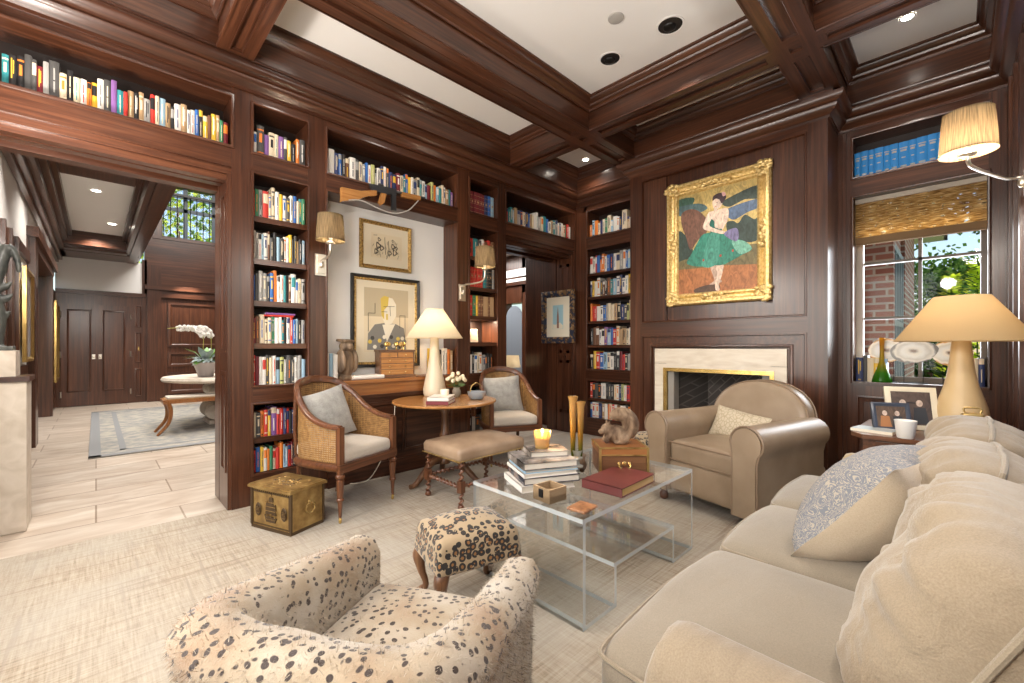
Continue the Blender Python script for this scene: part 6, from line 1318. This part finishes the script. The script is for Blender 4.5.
for k, (x, y) in enumerate(((3.10, 2.02), (3.10, 1.495), (1.4, 1.9), (1.4, 1.3), (2.1, 3.3), (1.1, 3.3), (2.1, .3), (1.1, .3))):
    light('ceiling_spot', 'SPOT', (x, y, ZC - .03), 9, WM2, (0, 0, 0), spot_size=R(125), spot_blend=.7, shadow_soft_size=.12)
for x, y in ((4.55, 3.33), (4.27, .25)): light('ceiling_spot', 'SPOT', (x, y, ZC - .03), 8, WM2, (0, 0, 0), spot_size=R(120), spot_blend=.7, shadow_soft_size=.04)
light('picture_spot', 'SPOT', (3.10, 1.495, ZC - .04), 40, WM2, (0, -38, 8), spot_size=R(50), spot_blend=.6, shadow_soft_size=.04)
light('lamp_glow', 'POINT', (2.40, 3.58, 1.42), 1.6, WARM, shadow_soft_size=.04); light('lamp_glow', 'POINT', (3.76, -.02, 1.36), 1.0, WARM, shadow_soft_size=.05)
for p in ((1.351, 3.489, 2.14), (2.915, 3.419, 2.12), (3.205, -.04, 2.24)): light('sconce_and_fill_glow', 'POINT', p, 9.0 if p[0] < 3 else 17.0, WARM, shadow_soft_size=.03)
for p in ((-.36, .1, 2.3), (-.36, 3.3, 2.2), (-.36, 2.4, 2.3), (1.9, -.15, 2.4)): light('sconce_and_fill_glow', 'POINT', p, 29 if p[0] < 0 else 17, WM2, shadow_soft_size=.10)  # unseen fill points added without fixtures, to brighten ceiling and room
light('cubby_light', 'AREA', (3.17, 3.9, 1.515), 5, WARM, (0, 0, 0), size=.15)
light('candle_glow', 'POINT', (1.81, 1.555, .75), .6, (1, .6, .25), shadow_soft_size=.01)
for y in (5.2, 7.2, 9.2, 10.8): light('foyer_spot', 'SPOT', (.0, y, 3.27), 75, WM2, (0, 0, 0), spot_size=R(130), spot_blend=.8, shadow_soft_size=.08)
light('stair_fill', 'AREA', (1.9, 8.0, 5.25), 150, (1, .95, .88), (0, 0, 0), shape='RECTANGLE', size=2.2, size_y=6)  # added area lamp below the closed ceiling, brightens the foyer
light('foyer_panel_spot', 'SPOT', (1.5, HY - .5, 2.9), 40, WM2, (20, 0, 0), spot_size=R(70), spot_blend=.5, shadow_soft_size=.05)
light('passage_light', 'AREA', (5.0, 6.5, 3.05), 40, (1, .95, .9), (0, 0, 0), size=1.6)
light('sun', 'SUN', (8, -6, 9), 2.6, (1, .94, .84), (1, 33, 0), angle=R(1))
w = bpy.data.worlds.new('sky'); SC.world = w; w.use_nodes = True; nt = w.node_tree; bg = nt.nodes['Background']
sky = N(nt, 'TexSky'); sky.sky_type = 'NISHITA'; sky.sun_disc = False; sky.sun_elevation = R(40); sky.sun_rotation = R(150); sky.air_density = 1.2; sky.dust_density = .6
nt.links.new(sky.outputs[0], bg.inputs[0]); bg.inputs[1].default_value = .065
cam = bpy.data.cameras.new('camera'); co = bpy.data.objects.new('camera', cam); COL.objects.link(co); SC.camera = co
cam.sensor_width = 36; cam.lens = 430 / 1024 * 36; cam.shift_y = 4.5 / 1024; cam.clip_start = .02; cam.clip_end = 200
co.location = (0, 0, 1.22); co.rotation_euler = (R(90), 0, R(45.95 - 90))
SC.view_settings.view_transform = 'Standard'; SC.view_settings.look = 'None'; SC.view_settings.gamma = 1; SC.view_settings.use_curve_mapping = False; SC.view_settings.exposure = 1.5
cy = SC.cycles; cy.max_bounces = 10; cy.diffuse_bounces = 5; cy.glossy_bounces = 4; cy.transmission_bounces = 6; cy.transparent_max_bounces = 24; cy.caustics_reflective = False; cy.caustics_refractive = False
cy.sample_clamp_indirect = 6; cy.use_denoising = True
try: cy.denoiser = 'OPENIMAGEDENOISE'
except Exception: pass
